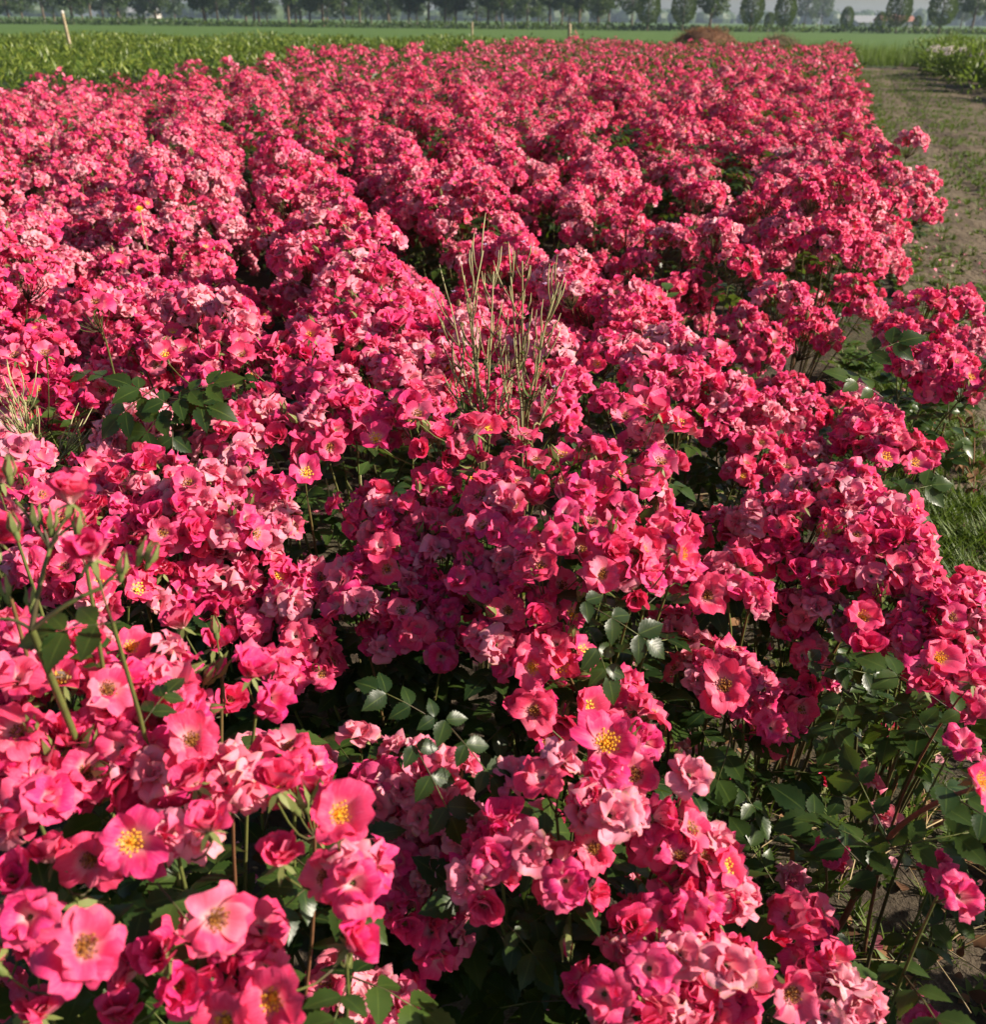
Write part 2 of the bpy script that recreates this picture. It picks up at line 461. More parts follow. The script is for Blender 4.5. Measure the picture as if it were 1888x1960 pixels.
# ---------------------------------------------------------------- leaves
def leaflet(g, base, direc, up, Ln, W, nseg, r, tint):
    direc = np.asarray(direc, float); direc /= np.linalg.norm(direc); side = np.cross(up, direc); side /= np.linalg.norm(side); nn = np.cross(direc, side)
    t = np.linspace(0, 1, nseg + 1)
    prof = np.sin(np.pi * t ** .80) ** .9 * (1 - .35 * t ** 3); prof[0] = .05; prof[-1] = .01
    tooth = 1 + (.20 * (np.arange(nseg + 1) % 2) if nseg > 6 else 0)
    droop = (.12 + .22 * r.random()) * Ln
    V, A = [], []
    ph = r.random() * 6
    for i, x in enumerate(t):
        c = np.asarray(base) + direc * Ln * x - nn * droop * x * x
        hw = W * prof[i] * (tooth[i] if nseg > 6 else 1)
        z = .22 * hw + .05 * hw * math.sin(9 * x + ph)
        V += [c - side * hw + nn * z, c, c + side * hw + nn * z]
        A += [(x, tint, 0, -1), (x, tint, 0, 0), (x, tint, 0, 1)]
    F = []
    for i in range(nseg):
        b = i * 3
        F += [(b, b + 3, b + 4, b + 1), (b + 1, b + 4, b + 5, b + 2)]
    g.add(V, F, np.array(A), 0)
def leaf_geo(seed, nseg=10, pairs=2):
    r = np.random.default_rng(seed); g = Geo()
    tint = r.random() * .8; Lr = .075 if pairs == 2 else .10
    pts = [(0, 0, 0), (Lr * .5, 0, .006), (Lr, 0, .004)]
    if nseg > 4: tube(g, pts, [.0013, .001, .0008], 4, (.8, .4, 0, 0), 1)
    up = np.array([0, 0, 1.0])
    leaflet(g, pts[-1], (1, 0, -.1), up, .052 * (1 + .15 * r.normal()), .0165, nseg, r, tint)
    for k in range(pairs):
        x = Lr * (1 - .05 - (k + .35) / (pairs + .15))
        x = Lr * (.86 - .48 * k)
        for s_ in (-1, 1):
            l = (.044 - .006 * k) * (1 + .12 * r.normal())
            leaflet(g, (x, s_ * .001, .005), (.55 + .2 * r.random(), s_, -.10 + .2 * r.normal() * .5), up, l, l * .31, nseg, r, np.clip(tint + .15 * r.normal(), 0, 1))
    return g
LEAF = [leaf_geo(900 + i, 15, 2 if i % 3 else 3) for i in range(9)]
LEAFme = [g.mesh('leaf', [M['leaf'], M['cane']]) for g in LEAF]
LEAFlo = [leaf_geo(950 + i, 3, 2) for i in range(5)]

# ---------------------------------------------------------------- setting: ground
def polymesh(name, pts, mat, kind='structure'):
    g = Geo(); g.add(pts, [list(range(len(pts)))]); o = ob(name, g.mesh(name, [mat], False)); return tag(o, kind=kind)
def mat_ground(name, cols, scale, bump=.5, bdist=.02, rough=.9, stretch=None, patch=None, spec=.2):
    m, nt, out = newmat(name)
    geo = N(nt, 'ShaderNodeNewGeometry'); vec = geo.outputs['Position']
    if stretch:
        mp = N(nt, 'ShaderNodeMapping'); mp.inputs['Scale'].default_value = stretch[0]; mp.inputs['Rotation'].default_value = (0, 0, stretch[1])
        L(nt, vec, mp.inputs[0]); vec = mp.outputs[0]
    n1 = noise(nt, scale, 6, .65, vec); n2 = noise(nt, scale * 7, 4, .6, vec); n3 = noise(nt, scale * .17, 3, .5, vec)
    c = mixc(nt, maprange(nt, n1, .32, .68), cols[0], cols[1])
    c = mixc(nt, maprange(nt, n2, .45, .75, 0, .6), c, cols[2])
    if patch: c = mixc(nt, maprange(nt, n3, patch[1], patch[2], 0, patch[3]), c, patch[0])
    h = math_(nt, 'ADD', n1, math_(nt, 'MULTIPLY', n2, .5))
    finish(nt, out, c, rough, 0, None, spec, h, bump, bdist)
    return m
M['meadow'] = mat_ground('meadow', ((.055, .115, .022), (.085, .150, .030), (.115, .165, .03)), .35, .6, .08, patch=((.085, .14, .035), .5, .75, .6))
M['soil'] = mat_ground('garden soil', ((.040, .030, .021), (.085, .066, .046), (.12, .095, .065)), 9, .8, .02, patch=((.045, .06, .018), .5, .7, .6))
M['path'] = mat_ground('path soil', ((.095, .070, .046), (.16, .122, .082), (.050, .037, .024)), 3.0, 1.0, .05, stretch=((1, .38, 1), R_(17)), patch=((.10, .105, .045), .52, .75, .55))
polymesh('ground', [(-1500, -40, -.02), (1500, -40, -.02), (1500, 1500, -.02), (-1500, 1500, -.02)], M['meadow'])
def edge_r(y): return .48 + .325 * y
def edge_l(y): return -6.6 + .393 * (y - 13.9)
def vnoise(x, y, s):
    return (np.sin(x * s * 1.3 + np.sin(y * s * .9) * 1.7) + np.sin(y * s * 1.1 + np.sin(x * s * 1.7 + 2) * 1.3)) * .25 + \
           (np.sin(x * s * 3.1 + y * s * 2.3) + np.sin(y * s * 3.7 - x * s * 2.9 + 1)) * .125
def sheet(name, x0f, x1f, ys, nx, z0, amp, scale, mat):
    g = Geo(); ys = np.asarray(ys); u = np.linspace(0, 1, nx + 1)
    X = x0f(ys)[:, None] * (1 - u) + x1f(ys)[:, None] * u; Y = np.repeat(ys[:, None], nx + 1, 1)
    rut = 0 if name != 'path' else -.030 * sum(np.exp(-((X - edge_r(Y) - q + .06 * np.sin(Y * .8)) / .17) ** 2) for q in (1.05, 2.55))
    Z = z0 + rut + amp * (.5 + vnoise(X, Y, scale) * .7 + .3 * vnoise(X + 5, Y, scale * 3.3))
    g.add(np.stack([X, Y, Z], -1).reshape(-1, 3), grid_faces(nx, len(ys) - 1))
    return tag(ob(name, g.mesh(name, [mat], True)), kind='structure')
ys_ = np.concatenate([np.arange(-2, 6, .03), np.arange(6, 15, .1), np.arange(15, 48.1, .3)])
def gz(x, y):       # height of the bed and of the path
    return 0.0
sheet('flower_bed', lambda y: np.maximum(edge_l(y) - .4, -.75 * np.abs(y) - 2.2), lambda y: edge_r(y) + .15, ys_, 90, -.012, .030, 7, M['soil'])
sheet('path', lambda y: edge_r(y) + .12, lambda y: edge_r(y) + 4.4, ys_, 90, .008, .045, 3.2, M['path'])

# ---------------------------------------------------------------- rose bushes, hand-placed foreground
# bush: label, list of trusses (px, py, Rpx, kind, z)
B = {}
def bush(key, label, trusses, leafy=1.0): B[key] = dict(label=label, tr=trusses, leafy=leafy, ex=[])
bush('FL', 'rose bush filling the lower left corner, large coral blossoms with leaves between', [
    (150, 1340, 150, 'fresh', .80), (60, 1420, 150, 'fresh', .78), (300, 1420, 120, 'fresh', .77), (40, 1290, 110, 'ruffle', .80),
    (250, 1300, 90, 'fresh', .80), (120, 1480, 90, 'fresh', .76), (200, 1500, 80, 'fresh', .75), (350, 1340, 80, 'fresh', .78), (0, 1520, 80, 'ruffle', .76), (120, 1260, 70, 'ruffle', .80), (600, 1580, 55, 'fresh', .72), (440, 1500, 70, 'ruffle', .74), (560, 1480, 60, 'fresh', .73), (130, 1690, 70, 'fresh', .73), (330, 1600, 50, 'ruffle', .73), (60, 1880, 70, 'fresh', .70), (330, 1850, 45, 'fresh', .68), (480, 1820, 45, 'ruffle', .68), (660, 1660, 85, 'fresh', .72), (660, 1800, 60, 'pale', .70), (30, 1720, 90, 'fresh', .74),
    (60, 1540, 90, 'ruffle', .76), (330, 1490, 70, 'fresh', .76), (420, 1260, 60, 'fresh', .78), (490, 1310, 45, 'ruffle', .76)], .8)
bush('SH', 'tall shaded rose shoot at the left edge with two cupped blossoms and many buds', [], .5)
bush('PA', 'low rose bush with faded mauve pink double blossoms, bottom centre behind the corner bush', [
    (690, 1425, 62, 'pale', .56), (500, 1465, 48, 'pale', .55), (590, 1470, 52, 'pale', .55), (780, 1480, 70, 'pale', .56), (850, 1490, 60, 'ruffle', .57),
    (720, 1530, 60, 'pale', .54), (800, 1570, 70, 'pale', .52), (765, 1630, 60, 'pale', .50), (860, 1670, 62, 'pale', .50),
    (770, 1750, 45, 'ruffle', .47), (850, 1780, 40, 'ruffle', .45), (650, 1900, 60, 'pale', .42), (880, 1600, 60, 'pale', .53), (740, 1930, 50, 'pale', .40)], 1.0)
bush('PB', 'rose bush with one big pale pink flower dome, bottom centre, long bare canes below', [
    (980, 1520, 70, 'pale', .62), (1070, 1520, 90, 'pale', .64), (1160, 1560, 95, 'ruffle', .63), (1030, 1590, 90, 'ruffle', .62), (930, 1680, 70, 'fresh', .58),
    (1090, 1690, 55, 'fresh', .57), (1270, 1600, 75, 'ruffle', .58), (1340, 1650, 85, 'ruffle', .56), (1300, 1710, 90, 'ruffle', .55), (1240, 1700, 70, 'mix', .56), (1380, 1720, 55, 'pale', .53), (960, 1620, 60, 'ruffle', .6)], 1.0)
bush('PC', 'rose bush at the bottom edge with crumpled blossoms turning cream, beside an open single flower', [
    (1220, 1790, 70, 'fresh', .52), (1290, 1770, 60, 'pale', .52), (1290, 1880, 100, 'mix', .50), (1180, 1900, 85, 'fresh', .50), (1400, 1880, 75, 'mix', .48),
    (1380, 1940, 85, 'fresh', .47), (1480, 1820, 50, 'ruffle', .46), (1590, 1840, 75, 'ruffle', .44), (1610, 1920, 70, 'pale', .43), (1540, 1770, 40, 'ruffle', .45), (1250, 1950, 90, 'mix', .48)], .6)
bush('CE', 'tall rose bush in the middle carrying the largest bright pink flower mass', [
    (1010, 900, 70, 'fresh', .76), (1110, 910, 85, 'fresh', .77), (1200, 960, 80, 'ruffle', .76), (1260, 1030, 70, 'fresh', .72), (1080, 1000, 90, 'ruffle', .76), (960, 960, 70, 'fresh', .73),
    (1160, 1060, 85, 'fresh', .72), (950, 1050, 75, 'ruffle', .68), (1050, 1100, 80, 'fresh', .68), (930, 1130, 70, 'fresh', .63), (1000, 1190, 75, 'fresh', .60),
    (1090, 1180, 65, 'fresh', .62), (940, 1230, 50, 'ruffle', .58), (1030, 1270, 65, 'fresh', .56), (1080, 1250, 50, 'fresh', .57), (1020, 1360, 55, 'fresh', .52), (1090, 1340, 60, 'ruffle', .54), (1060, 1410, 45, 'fresh', .50),
    (1170, 1440, 65, 'fresh', .58), (1210, 1400, 60, 'ruffle', .52), (1190, 1330, 50, 'ruffle', .50), (1290, 1090, 45, 'fresh', .68), (1220, 1120, 55, 'ruffle', .68)], 1.0)
bush('CL', 'rose bush left of the middle mass, shaded pink blossoms above a dark hollow', [
    (720, 1000, 75, 'ruffle', .64), (810, 1010, 75, 'fresh', .66), (770, 1080, 75, 'fresh', .62), (850, 1090, 65, 'fresh', .62), (690, 1110, 60, 'ruffle', .60), (680, 1165, 50, 'pale', .58), (620, 1120, 50, 'pale', .58),
    (560, 1150, 60, 'pale', .57), (580, 1220, 50, 'ruffle', .54), (790, 1190, 65, 'ruffle', .56), (730, 1230, 35, 'ruffle', .52), (540, 1290, 40, 'ruffle', .50), (850, 1240, 35, 'fresh', .53), (610, 1280, 40, 'fresh', .49), (860, 1160, 50, 'ruffle', .58)], 1.1)
bush('LW', 'rose bush on the left with whitish faded blossoms in its shade', [
    (380, 1110, 60, 'fresh', .60), (440, 1090, 60, 'pale', .60), (460, 1140, 55, 'pale', .57), (510, 1100, 55, 'ruffle', .60), (300, 1130, 65, 'fresh', .60), (420, 1180, 50, 'ruffle', .55), (490, 1200, 45, 'ruffle', .53)], .8)
bush('LM', 'broad sunlit rose bush on the left with salmon pink crumpled blossoms', [
    (170, 930, 60, 'ruffle', .72), (280, 930, 75, 'mix', .74), (380, 960, 75, 'mix', .73), (470, 920, 50, 'pale', .74), (330, 1010, 80, 'ruffle', .70), (440, 1010, 70, 'mix', .69),
    (220, 1000, 75, 'ruffle', .70), (120, 1020, 75, 'fresh', .70), (530, 1010, 55, 'pale', .66), (520, 950, 45, 'mix', .70), (260, 1070, 60, 'ruffle', .66), (80, 1090, 70, 'ruffle', .68), (160, 1120, 70, 'fresh', .66), (40, 880, 55, 'pale', .74), (60, 950, 55, 'mix', .72), (240, 1130, 55, 'fresh', .64)], .8)
bush('MU', 'rose bush above the pale weed, loose coral blossoms with open yellow centres', [
    (620, 820, 70, 'fresh', .76), (560, 840, 55, 'fresh', .74), (680, 800, 60, 'ruffle', .77), (790, 800, 60, 'fresh', .78), (850, 860, 60, 'fresh', .76), (920, 830, 45, 'cupf', .79), (900, 910, 45, 'fresh', .72), (830, 930, 40, 'fresh', .70), (450, 850, 65, 'mix', .74), (500, 800, 60, 'mix', .76), (640, 750, 60, 'ruffle', .78)], 1.3)
bush('RL', 'small loose rose shoot right of the tall weeds, open blossoms on visible green stalks', [(1240, 810, 52, 'fresh', .80), (1300, 840, 36, 'fresh', .78), (1215, 860, 32, 'fresh', .77), (1265, 895, 30, 'fresh', .75)], .6)
bush('RI', 'open leafy rose bush right of the middle, separate flower heads over dark leaves', [
    (1340, 1130, 50, 'fresh', .58), (1400, 1110, 60, 'fresh', .60), (1440, 1150, 50, 'ruffle', .58), (1380, 1290, 75, 'ruffle', .48), (1330, 1290, 45, 'fresh', .48), (1430, 1330, 60, 'ruffle', .46), (1400, 1360, 45, 'mix', .44),
    (1480, 1400, 50, 'fresh', .36), (1560, 1300, 45, 'pale', .40), (1290, 1200, 35, 'ruffle', .50), (1520, 1340, 35, 'fresh', .38)], .5)
bush('RJ', 'rose bush right of the middle, shaded left flank and sunlit right ridge', [
    (1620, 950, 70, 'mix', .66), (1690, 990, 65, 'ruffle', .64), (1540, 960, 60, 'mix', .64), (1460, 1000, 65, 'pale', .62), (1550, 1020, 70, 'mix', .62), (1640, 1040, 65, 'ruffle', .62), (1740, 1050, 55, 'fresh', .62),
    (1430, 1060, 55, 'ruffle', .56), (1520, 1090, 65, 'fresh', .56), (1600, 1100, 60, 'ruffle', .57), (1570, 1180, 55, 'pale', .50), (1490, 1170, 55, 'fresh', .48), (1530, 1240, 50, 'fresh', .44), (1690, 1100, 60, 'fresh', .58), (1380, 1010, 45, 'ruffle', .58)], .8)
bush('RK', 'rose bush at the right edge with bright coral blossoms and pale fallen-looking clusters behind', [
    (1760, 1120, 60, 'fresh', .58), (1810, 1180, 65, 'ruffle', .56), (1700, 1170, 60, 'fresh', .54), (1740, 1230, 60, 'ruffle', .52), (1820, 1260, 60, 'fresh', .53), (1780, 1310, 55, 'fresh', .50), (1850, 1340, 55, 'ruffle', .49), (1870, 1180, 50, 'pale', .56), (1850, 1130, 40, 'pale', .58), (1660, 1210, 45, 'mix', .50), (1880, 1270, 45, 'fresh', .52)], .5)
bush('RU', 'separate rose bush beside the path with two clear coral flower heads', [
    (1790, 720, 75, 'fresh', .62), (1740, 700, 45, 'ruffle', .62), (1850, 740, 45, 'fresh', .62), (1650, 850, 60, 'fresh', .54), (1710, 870, 55, 'fresh', .54), (1770, 870, 32, 'fresh', .53), (1680, 810, 45, 'ruffle', .56), (1620, 880, 35, 'ruffle', .5), (1640, 760, 40, 'mix', .56), (1610, 800, 40, 'mix', .54)], 1.3)
bush('RT', 'rounded coral rose head standing over the path edge, upper right', [
    (1770, 600, 50, 'fresh', .64), (1830, 590, 45, 'fresh', .64), (1720, 640, 40, 'ruffle', .6), (1800, 650, 40, 'mix', .58), (1860, 660, 40, 'pale', .58), (1880, 630, 26, 'white', .6)], 1.2)
bush('WH', 'leafy rose shoot with nearly white faded blossoms below it, left of middle', [
    (250, 790, 46, 'white', .78), (228, 835, 42, 'white', .75), (210, 880, 36, 'white', .72), (295, 815, 36, 'white', .76)], 1.2)
bush('LO', 'rose bush at the left edge with orange-centred coral blossoms beside dry stalks', [
    (80, 790, 55, 'fresh', .70), (140, 790, 40, 'fresh', .68), (30, 690, 50, 'fresh', .76), (95, 685, 50, 'fresh', .76), (130, 740, 40, 'fresh', .72), (20, 800, 36, 'white', .68), (30, 760, 50, 'fresh', .72), (205, 730, 40, 'ruffle', .68)], 1.3)
bush('LP', 'rose bush left of middle with three bright yellow-centred blossoms in its flower head', [
    (320, 670, 60, 'fresh', .76), (270, 680, 40, 'fresh', .75), (460, 680, 60, 'fresh', .76), (400, 720, 50, 'ruffle', .73), (500, 730, 60, 'fresh', .73), (560, 680, 60, 'mix', .77), (370, 600, 55, 'pale', .8), (450, 620, 60, 'mix', .8), (600, 740, 55, 'ruffle', .75)], 1.2)
bush('MB', 'rose bush directly behind the tall thin weeds in the middle', [
    (880, 720, 55, 'mix', .70), (950, 760, 50, 'ruffle', .66), (1020, 740, 50, 'mix', .68), (900, 650, 55, 'pale', .72), (970, 670, 55, 'ruffle', .70), (1050, 670, 55, 'pale', .72), (820, 690, 50, 'mix', .72), (1080, 740, 50, 'ruffle', .68), (1060, 800, 55, 'ruffle', .68), (980, 820, 45, 'fresh', .66), (840, 760, 45, 'mix', .70), (760, 720, 50, 'pale', .74), (700, 690, 50, 'mix', .75)], .8)
bush('RM', 'rose bush in half shade right of the tall weeds, small blossoms over dark leaves', [
    (1160, 690, 50, 'mix', .70), (1230, 720, 55, 'mix', .68), (1310, 730, 55, 'ruffle', .66), (1390, 760, 55, 'mix', .62), (1470, 790, 50, 'ruffle', .58), (1540, 800, 45, 'mix', .55), (1380, 830, 45, 'ruffle', .54), (1450, 860, 50, 'mix', .52), (1540, 870, 45, 'ruffle', .50), (1170, 780, 45, 'ruffle', .64), (1330, 800, 40, 'fresh', .58), (1410, 910, 40, 'mix', .48), (1500, 920, 45, 'ruffle', .52), (1290, 660, 45, 'pale', .70), (1360, 690, 45, 'mix', .68)], 1.1)
# single blossoms seen clearly: px, py, diameter px, type, facing (right, up, to camera), bush
EX = [(255, 1608, 128, 'open_yellow', (.2, .2, 1), 'FL'), (645, 1562, 122, 'open_yellow', (.3, .5, .8), 'FL'), (525, 1905, 132, 'open_yellow', (0, .1, 1), 'FL'),
      (440, 1950, 132, 'open_yellow', (-.2, .1, 1), 'FL'), (400, 1592, 120, 'cup', (-.1, 1, .35), 'FL'), (540, 1655, 118, 'cup', (.1, 1, .5), 'FL'),
      (530, 1517, 120, 'cup', (.1, 1, .5), 'FL'), (405, 1757, 138, 'open_dark', (.7, .2, .7), 'FL'), (155, 1815, 150, 'open_dark', (.6, .5, .7), 'FL'),
      (180, 1642, 112, 'open_dark', (0, .2, 1), 'FL'), (675, 1690, 120, 'ruffle', (.3, .3, .8), 'FL'), (665, 1815, 120, 'cup', (.6, .5, .3), 'FL'),
      (375, 1507, 108, 'cup', (-.2, .7, .5), 'FL'), (25, 1690, 115, 'cup', (.2, .6, .6), 'FL'), (60, 1755, 120, 'ruffle', (.1, .3, .8), 'FL'),
      (80, 1950, 120, 'cup', (0, .8, .4), 'FL'), (225, 1950, 115, 'cup', (.2, .8, .4), 'FL'), (3, 1890, 100, 'open_dark', (.3, .3, .8), 'FL'), (610, 1600, 95, 'cup', (.4, .6, .6), 'FL'),
      (245, 1246, 92, 'open_yellow', (.6, .6, .5), 'FL'), (350, 1203, 86, 'cup', (-.2, .9, .4), 'FL'), (410, 1242, 84, 'cup', (.3, .8, .5), 'FL'),
      (480, 1296, 96, 'cup', (.4, .8, .5), 'FL'), (435, 1345, 80, 'cup', (.5, .4, .6), 'FL'), (118, 1312, 105, 'open_yellow', (0, .9, .5), 'FL'), (365, 1420, 105, 'open_dark', (.4, .4, .8), 'FL'),
      (135, 966, 116, 'cup', (.2, .9, .3), 'SH'), (178, 1074, 122, 'cup', (0, .8, .55), 'SH'), (-10, 1040, 110, 'cup', (.4, .7, .4), 'SH'), (2, 925, 90, 'cup', (.3, .8, .3), 'SH'),
      (585, 908, 64, 'open_yellow', (.3, .3, .9), 'MU'), (720, 843, 64, 'open_yellow', (.1, .3, .9), 'MU'), (840, 930, 62, 'cup', (.1, .6, .6), 'MU'), (910, 832, 80, 'cup', (0, .9, .4), 'MU'), (800, 800, 66, 'open_dark', (0, .6, .7), 'MU'), (902, 915, 48, 'open_yellow', (.2, .3, .8), 'MU'),
      (315, 683, 54, 'open_yellow', (.2, .4, .9), 'LP'), (351, 675, 46, 'open_dark', (.2, .5, .8), 'LP'), (332, 640, 44, 'open_yellow', (.1, .5, .8), 'LP'), (185, 587, 60, 'open_dark', (.1, .6, .7), 'LP'), (482, 725, 42, 'open_yellow', (.1, .5, .8), 'LP'), (465, 687, 56, 'open_dark', (.1, .6, .7), 'LP'), (595, 647, 55, 'open_yellow', (0, .6, .7), 'LP'),
      (60, 797, 42, 'open_yellow', (.1, .5, .8), 'LO'), (107, 802, 44, 'open_yellow', (.1, .5, .8), 'LO'), (30, 687, 56, 'open_dark', (.1, .6, .7), 'LO'), (87, 682, 52, 'open_dark', (.1, .6, .7), 'LO'), (77, 750, 44, 'open_yellow', (.1, .5, .8), 'LO'),
      (1018, 1277, 74, 'open_yellow', (.1, .1, 1), 'CE'), (1063, 1317, 62, 'open_yellow', (.2, .2, .9), 'CE'), (1023, 1357, 86, 'open_dark', (.1, 0, 1), 'CE'), (1048, 1412, 72, 'open_yellow', (.2, -.1, 1), 'CE'), (1158, 1427, 125, 'open_yellow', (.1, .5, .8), 'CE'),
      (1093, 1177, 66, 'open_yellow', (.3, .3, .9), 'CE'), (1298, 1064, 76, 'open_yellow', (.5, .2, .8), 'CE'), (1150, 1102, 74, 'open_dark', (.2, .3, .9), 'CE'), (1075, 1124, 66, 'open_dark', (.1, .4, .9), 'CE'), (1113, 1057, 62, 'open_dark', (.1, .5, .8), 'CE'), (975, 1172, 68, 'open_dark', (-.1, .4, .9), 'CE'),
      (1230, 997, 56, 'open_yellow', (.3, .5, .8), 'CE'), (1128, 1002, 58, 'open_dark', (.2, .6, .7), 'CE'), (1073, 877, 60, 'open_yellow', (.1, .6, .7), 'CE'), (1025, 887, 58, 'open_dark', (0, .6, .7), 'CE'), (905, 1165, 62, 'open_dark', (-.2, .3, .9), 'CE'), (1205, 912, 42, 'open_yellow', (.2, .6, .6), 'CE'), (1213, 1486, 95, 'open_dark', (.1, .5, .9), 'CE'), (1035, 965, 66, 'cup', (0, .8, .5), 'CE'),
      (1353, 1142, 76, 'open_dark', (-.1, .3, .9), 'RI'), (1385, 1317, 104, 'open_dark', (0, .4, .9), 'RI'), (1708, 1397, 50, 'open_dark', (.1, .3, .9), 'RI'), (1475, 1395, 70, 'ruffle', (0, .4, .8), 'RI'),
      (1653, 1187, 72, 'open_yellow', (-.1, .6, .7), 'RK'), (1793, 1262, 76, 'open_yellow', (.1, .4, .9), 'RK'), (1770, 1320, 84, 'cup', (0, .6, .6), 'RK'), (1660, 1250, 86, 'cup', (-.1, .7, .6), 'RK'),
      (1693, 877, 56, 'open_yellow', (.1, .3, .9), 'RU'), (1748, 889, 52, 'open_yellow', (.1, .3, .9), 'RU'), (1855, 725, 44, 'open_yellow', (.2, .4, .8), 'RU'), (1198, 802, 52, 'open_dark', (-.1, .5, .8), 'RL'), (1258, 792, 64, 'cup', (.1, .8, .5), 'RL'), (1298, 814, 60, 'open_yellow', (.3, .4, .8), 'RL'), (1208, 852, 58, 'open_dark', (-.2, .6, .6), 'RL'), (1263, 893, 70, 'open_dark', (.2, .7, .6), 'RL'),
      (1510, 1896, 108, 'open_dark', (.1, .1, 1), 'PC'), (1213, 1776, 98, 'cup', (-.1, .7, .7), 'PC'), (1483, 1816, 78, 'cup', (.1, .7, .6), 'PC'), (1593, 1836, 88, 'ruffle', (.3, .4, .8), 'PC'), (1158, 1901, 108, 'ruffle', (-.2, .3, .9), 'PC'), (1388, 1851, 110, 'pale', (.1, .6, .8), 'PC'), (1243, 1855, 110, 'ruffle', (0, .5, .8), 'PC'), (1300, 1830, 100, 'pale', (.1, .6, .8), 'PC'),
      (1133, 1626, 90, 'open_dark', (.2, .4, .9), 'PB'), (1038, 1571, 80, 'open_dark', (0, .5, .8), 'PB'), (1233, 1696, 82, 'open_dark', (-.1, .3, .9), 'PB'), (1083, 1686, 100, 'ruffle', (0, .3, .9), 'PB'), (975, 1490, 88, 'pale', (-.1, .7, .7), 'PB'),
      (690, 1412, 78, 'pale', (0, .8, .5), 'PA'), (775, 1405, 58, 'cup', (0, .9, .4), 'PA'), (1318, 1486, 90, 'pale', (0, .5, .8), 'PB'), (1318, 1432, 52, 'white', (0, .8, .5), 'RI'), (1378, 1500, 52, 'cup', (.2, .7, .5), 'RI')]

CUPF = 'fresh'
near_roots = {}
near_centers = []          # world xy of hand-placed trusses
ex_px = np.array([(e[0], e[1], e[2]) for e in EX], float)
ex_depth = FPX * .056 / ex_px[:, 2]
nblossom = 0

def place_blossom(parent, base, P, D, kind, r, size=1.0, near=False):
    """one blossom as a part of a bush (petals as sub-parts when very near)"""
    global nblossom
    i = int(r.integers(KINDS[kind])); Rm = frames([D], np.array([r.random() * 6.28]))[0]
    nblossom += 1
    T = np.asarray(P) - base
    if near:
        pm, sm = B0[kind][i]
        o = ob('blossom', CALYX0, parent); setmat(o, Rm, T, size)
        for m in pm: ob('petal', m, o)
        if sm: ob('stamen_cluster', sm, o)
    else:
        o = ob('blossom', B1me[kind][i], parent); setmat(o, Rm, T, size)
    return o

def make_cane(parent, base, foot, hub, ends, r, thick=.0032, bend=None):
    """one cane from the ground to the flower head, with its flower stalks"""
    g = Geo(); tint = r.random() * .9
    if bend is None: bend = np.array([r.normal() * .02, r.normal() * .02, .03])
    pts = curve(foot - base, hub - base, bend, 8)
    tube(g, pts, np.linspace(thick * 1.25, thick * .6, 8), 6, (0, tint, 0, 0), 0, False)
    for e in ends:
        e = np.asarray(e) - base; h = hub - base
        st = h + (e - h) * .0 + np.array([0, 0, -.012]) * r.random()
        tube(g, curve(st, e, (0, 0, -.12 * np.linalg.norm(e - h)), 4), [.0014, .0012, .0010, .0009], 4, (0.9, .2, 0, 0), 0, False)
    return ob('cane', g.mesh('cane', [M['cane']]), parent), pts + base

def add_leaves(parent, base, pts, n, r, lo=.35, hi=.92, scale=(.8, 1.15), outward=None):
    for _ in range(n):
        t = lo + (hi - lo) * r.random(); x = t * (len(pts) - 1); i = min(int(x), len(pts) - 2); f = x - i
        p = pts[i] * (1 - f) + pts[i + 1] * f
        a = r.random() * 6.28
        d = np.array([math.cos(a), math.sin(a), .15 + .35 * r.normal()])
        if outward is not None: d[:2] += outward[:2]
        Rm = frames_x([d], np.array([.35 * r.normal()]))[0]
        o = ob('leaf', LEAFme[int(r.integers(len(LEAFme)))], parent)
        setmat(o, Rm, p - base, scale[0] + (scale[1] - scale[0]) * r.random())

def fill_truss(parent, base, c, Rw, kind, r, dens=1.0, n_axis=(.05, -.22, 1), maxang=1.75, near=False, foot=None, nleaf=8, check=True, depth=None):
    n_axis = np.array(n_axis, float); n_axis /= np.linalg.norm(n_axis)
    n = max(5, int(dens * 2 * math.pi * (Rw + .008) ** 2 * (1 - math.cos(maxang)) / (.0385 ** 2)))
    P, D = cap_points(n, Rw, maxang, r)
    Rf = frames([n_axis], np.array([0.0]))[0]
    P = P @ Rf.T + c; D = D @ Rf.T
    D = D * .75 + np.array([.12, -.12, .35]); D /= np.linalg.norm(D, axis=1, keepdims=True)
    hub = c - n_axis * Rw * .95
    q = project(P)
    ends = []
    for j in range(n):
        if check:
            dd = np.hypot(ex_px[:, 0] - q[j, 0], ex_px[:, 1] - q[j, 1])
            if np.any((dd < .62 * ex_px[:, 2]) & (q[j, 2] < ex_depth + .035)): continue
        k = pick(kind, r)
        s_ = .86 + .24 * r.random()
        place_blossom(parent, base, P[j], D[j], k, r, s_, near)
        ends.append(P[j] - D[j] * .011 * s_)
    # a few buds
    if r.random() < .5 and kind in ('fresh', 'mix'):
        for _ in range(int(r.integers(1, 4))):
            d = n_axis + r.normal(size=3) * .5; d /= np.linalg.norm(d)
            p = hub + d * Rw * (1.9 + .3 * r.random())
            o = ob('bud', BUDme[int(r.integers(3))], parent); setmat(o, frames([d], np.array([r.random() * 6]))[0], p - base, .9 + .4 * r.random())
            ends.append(p - d * .009)
    if foot is None: foot = base + np.array([r.normal() * .05, r.normal() * .05, 0])
    _, pts = make_cane(parent, base, foot, hub, ends, r)
    add_leaves(parent, base, pts, nleaf, r, outward=(hub - base) * 1.5)
    return hub

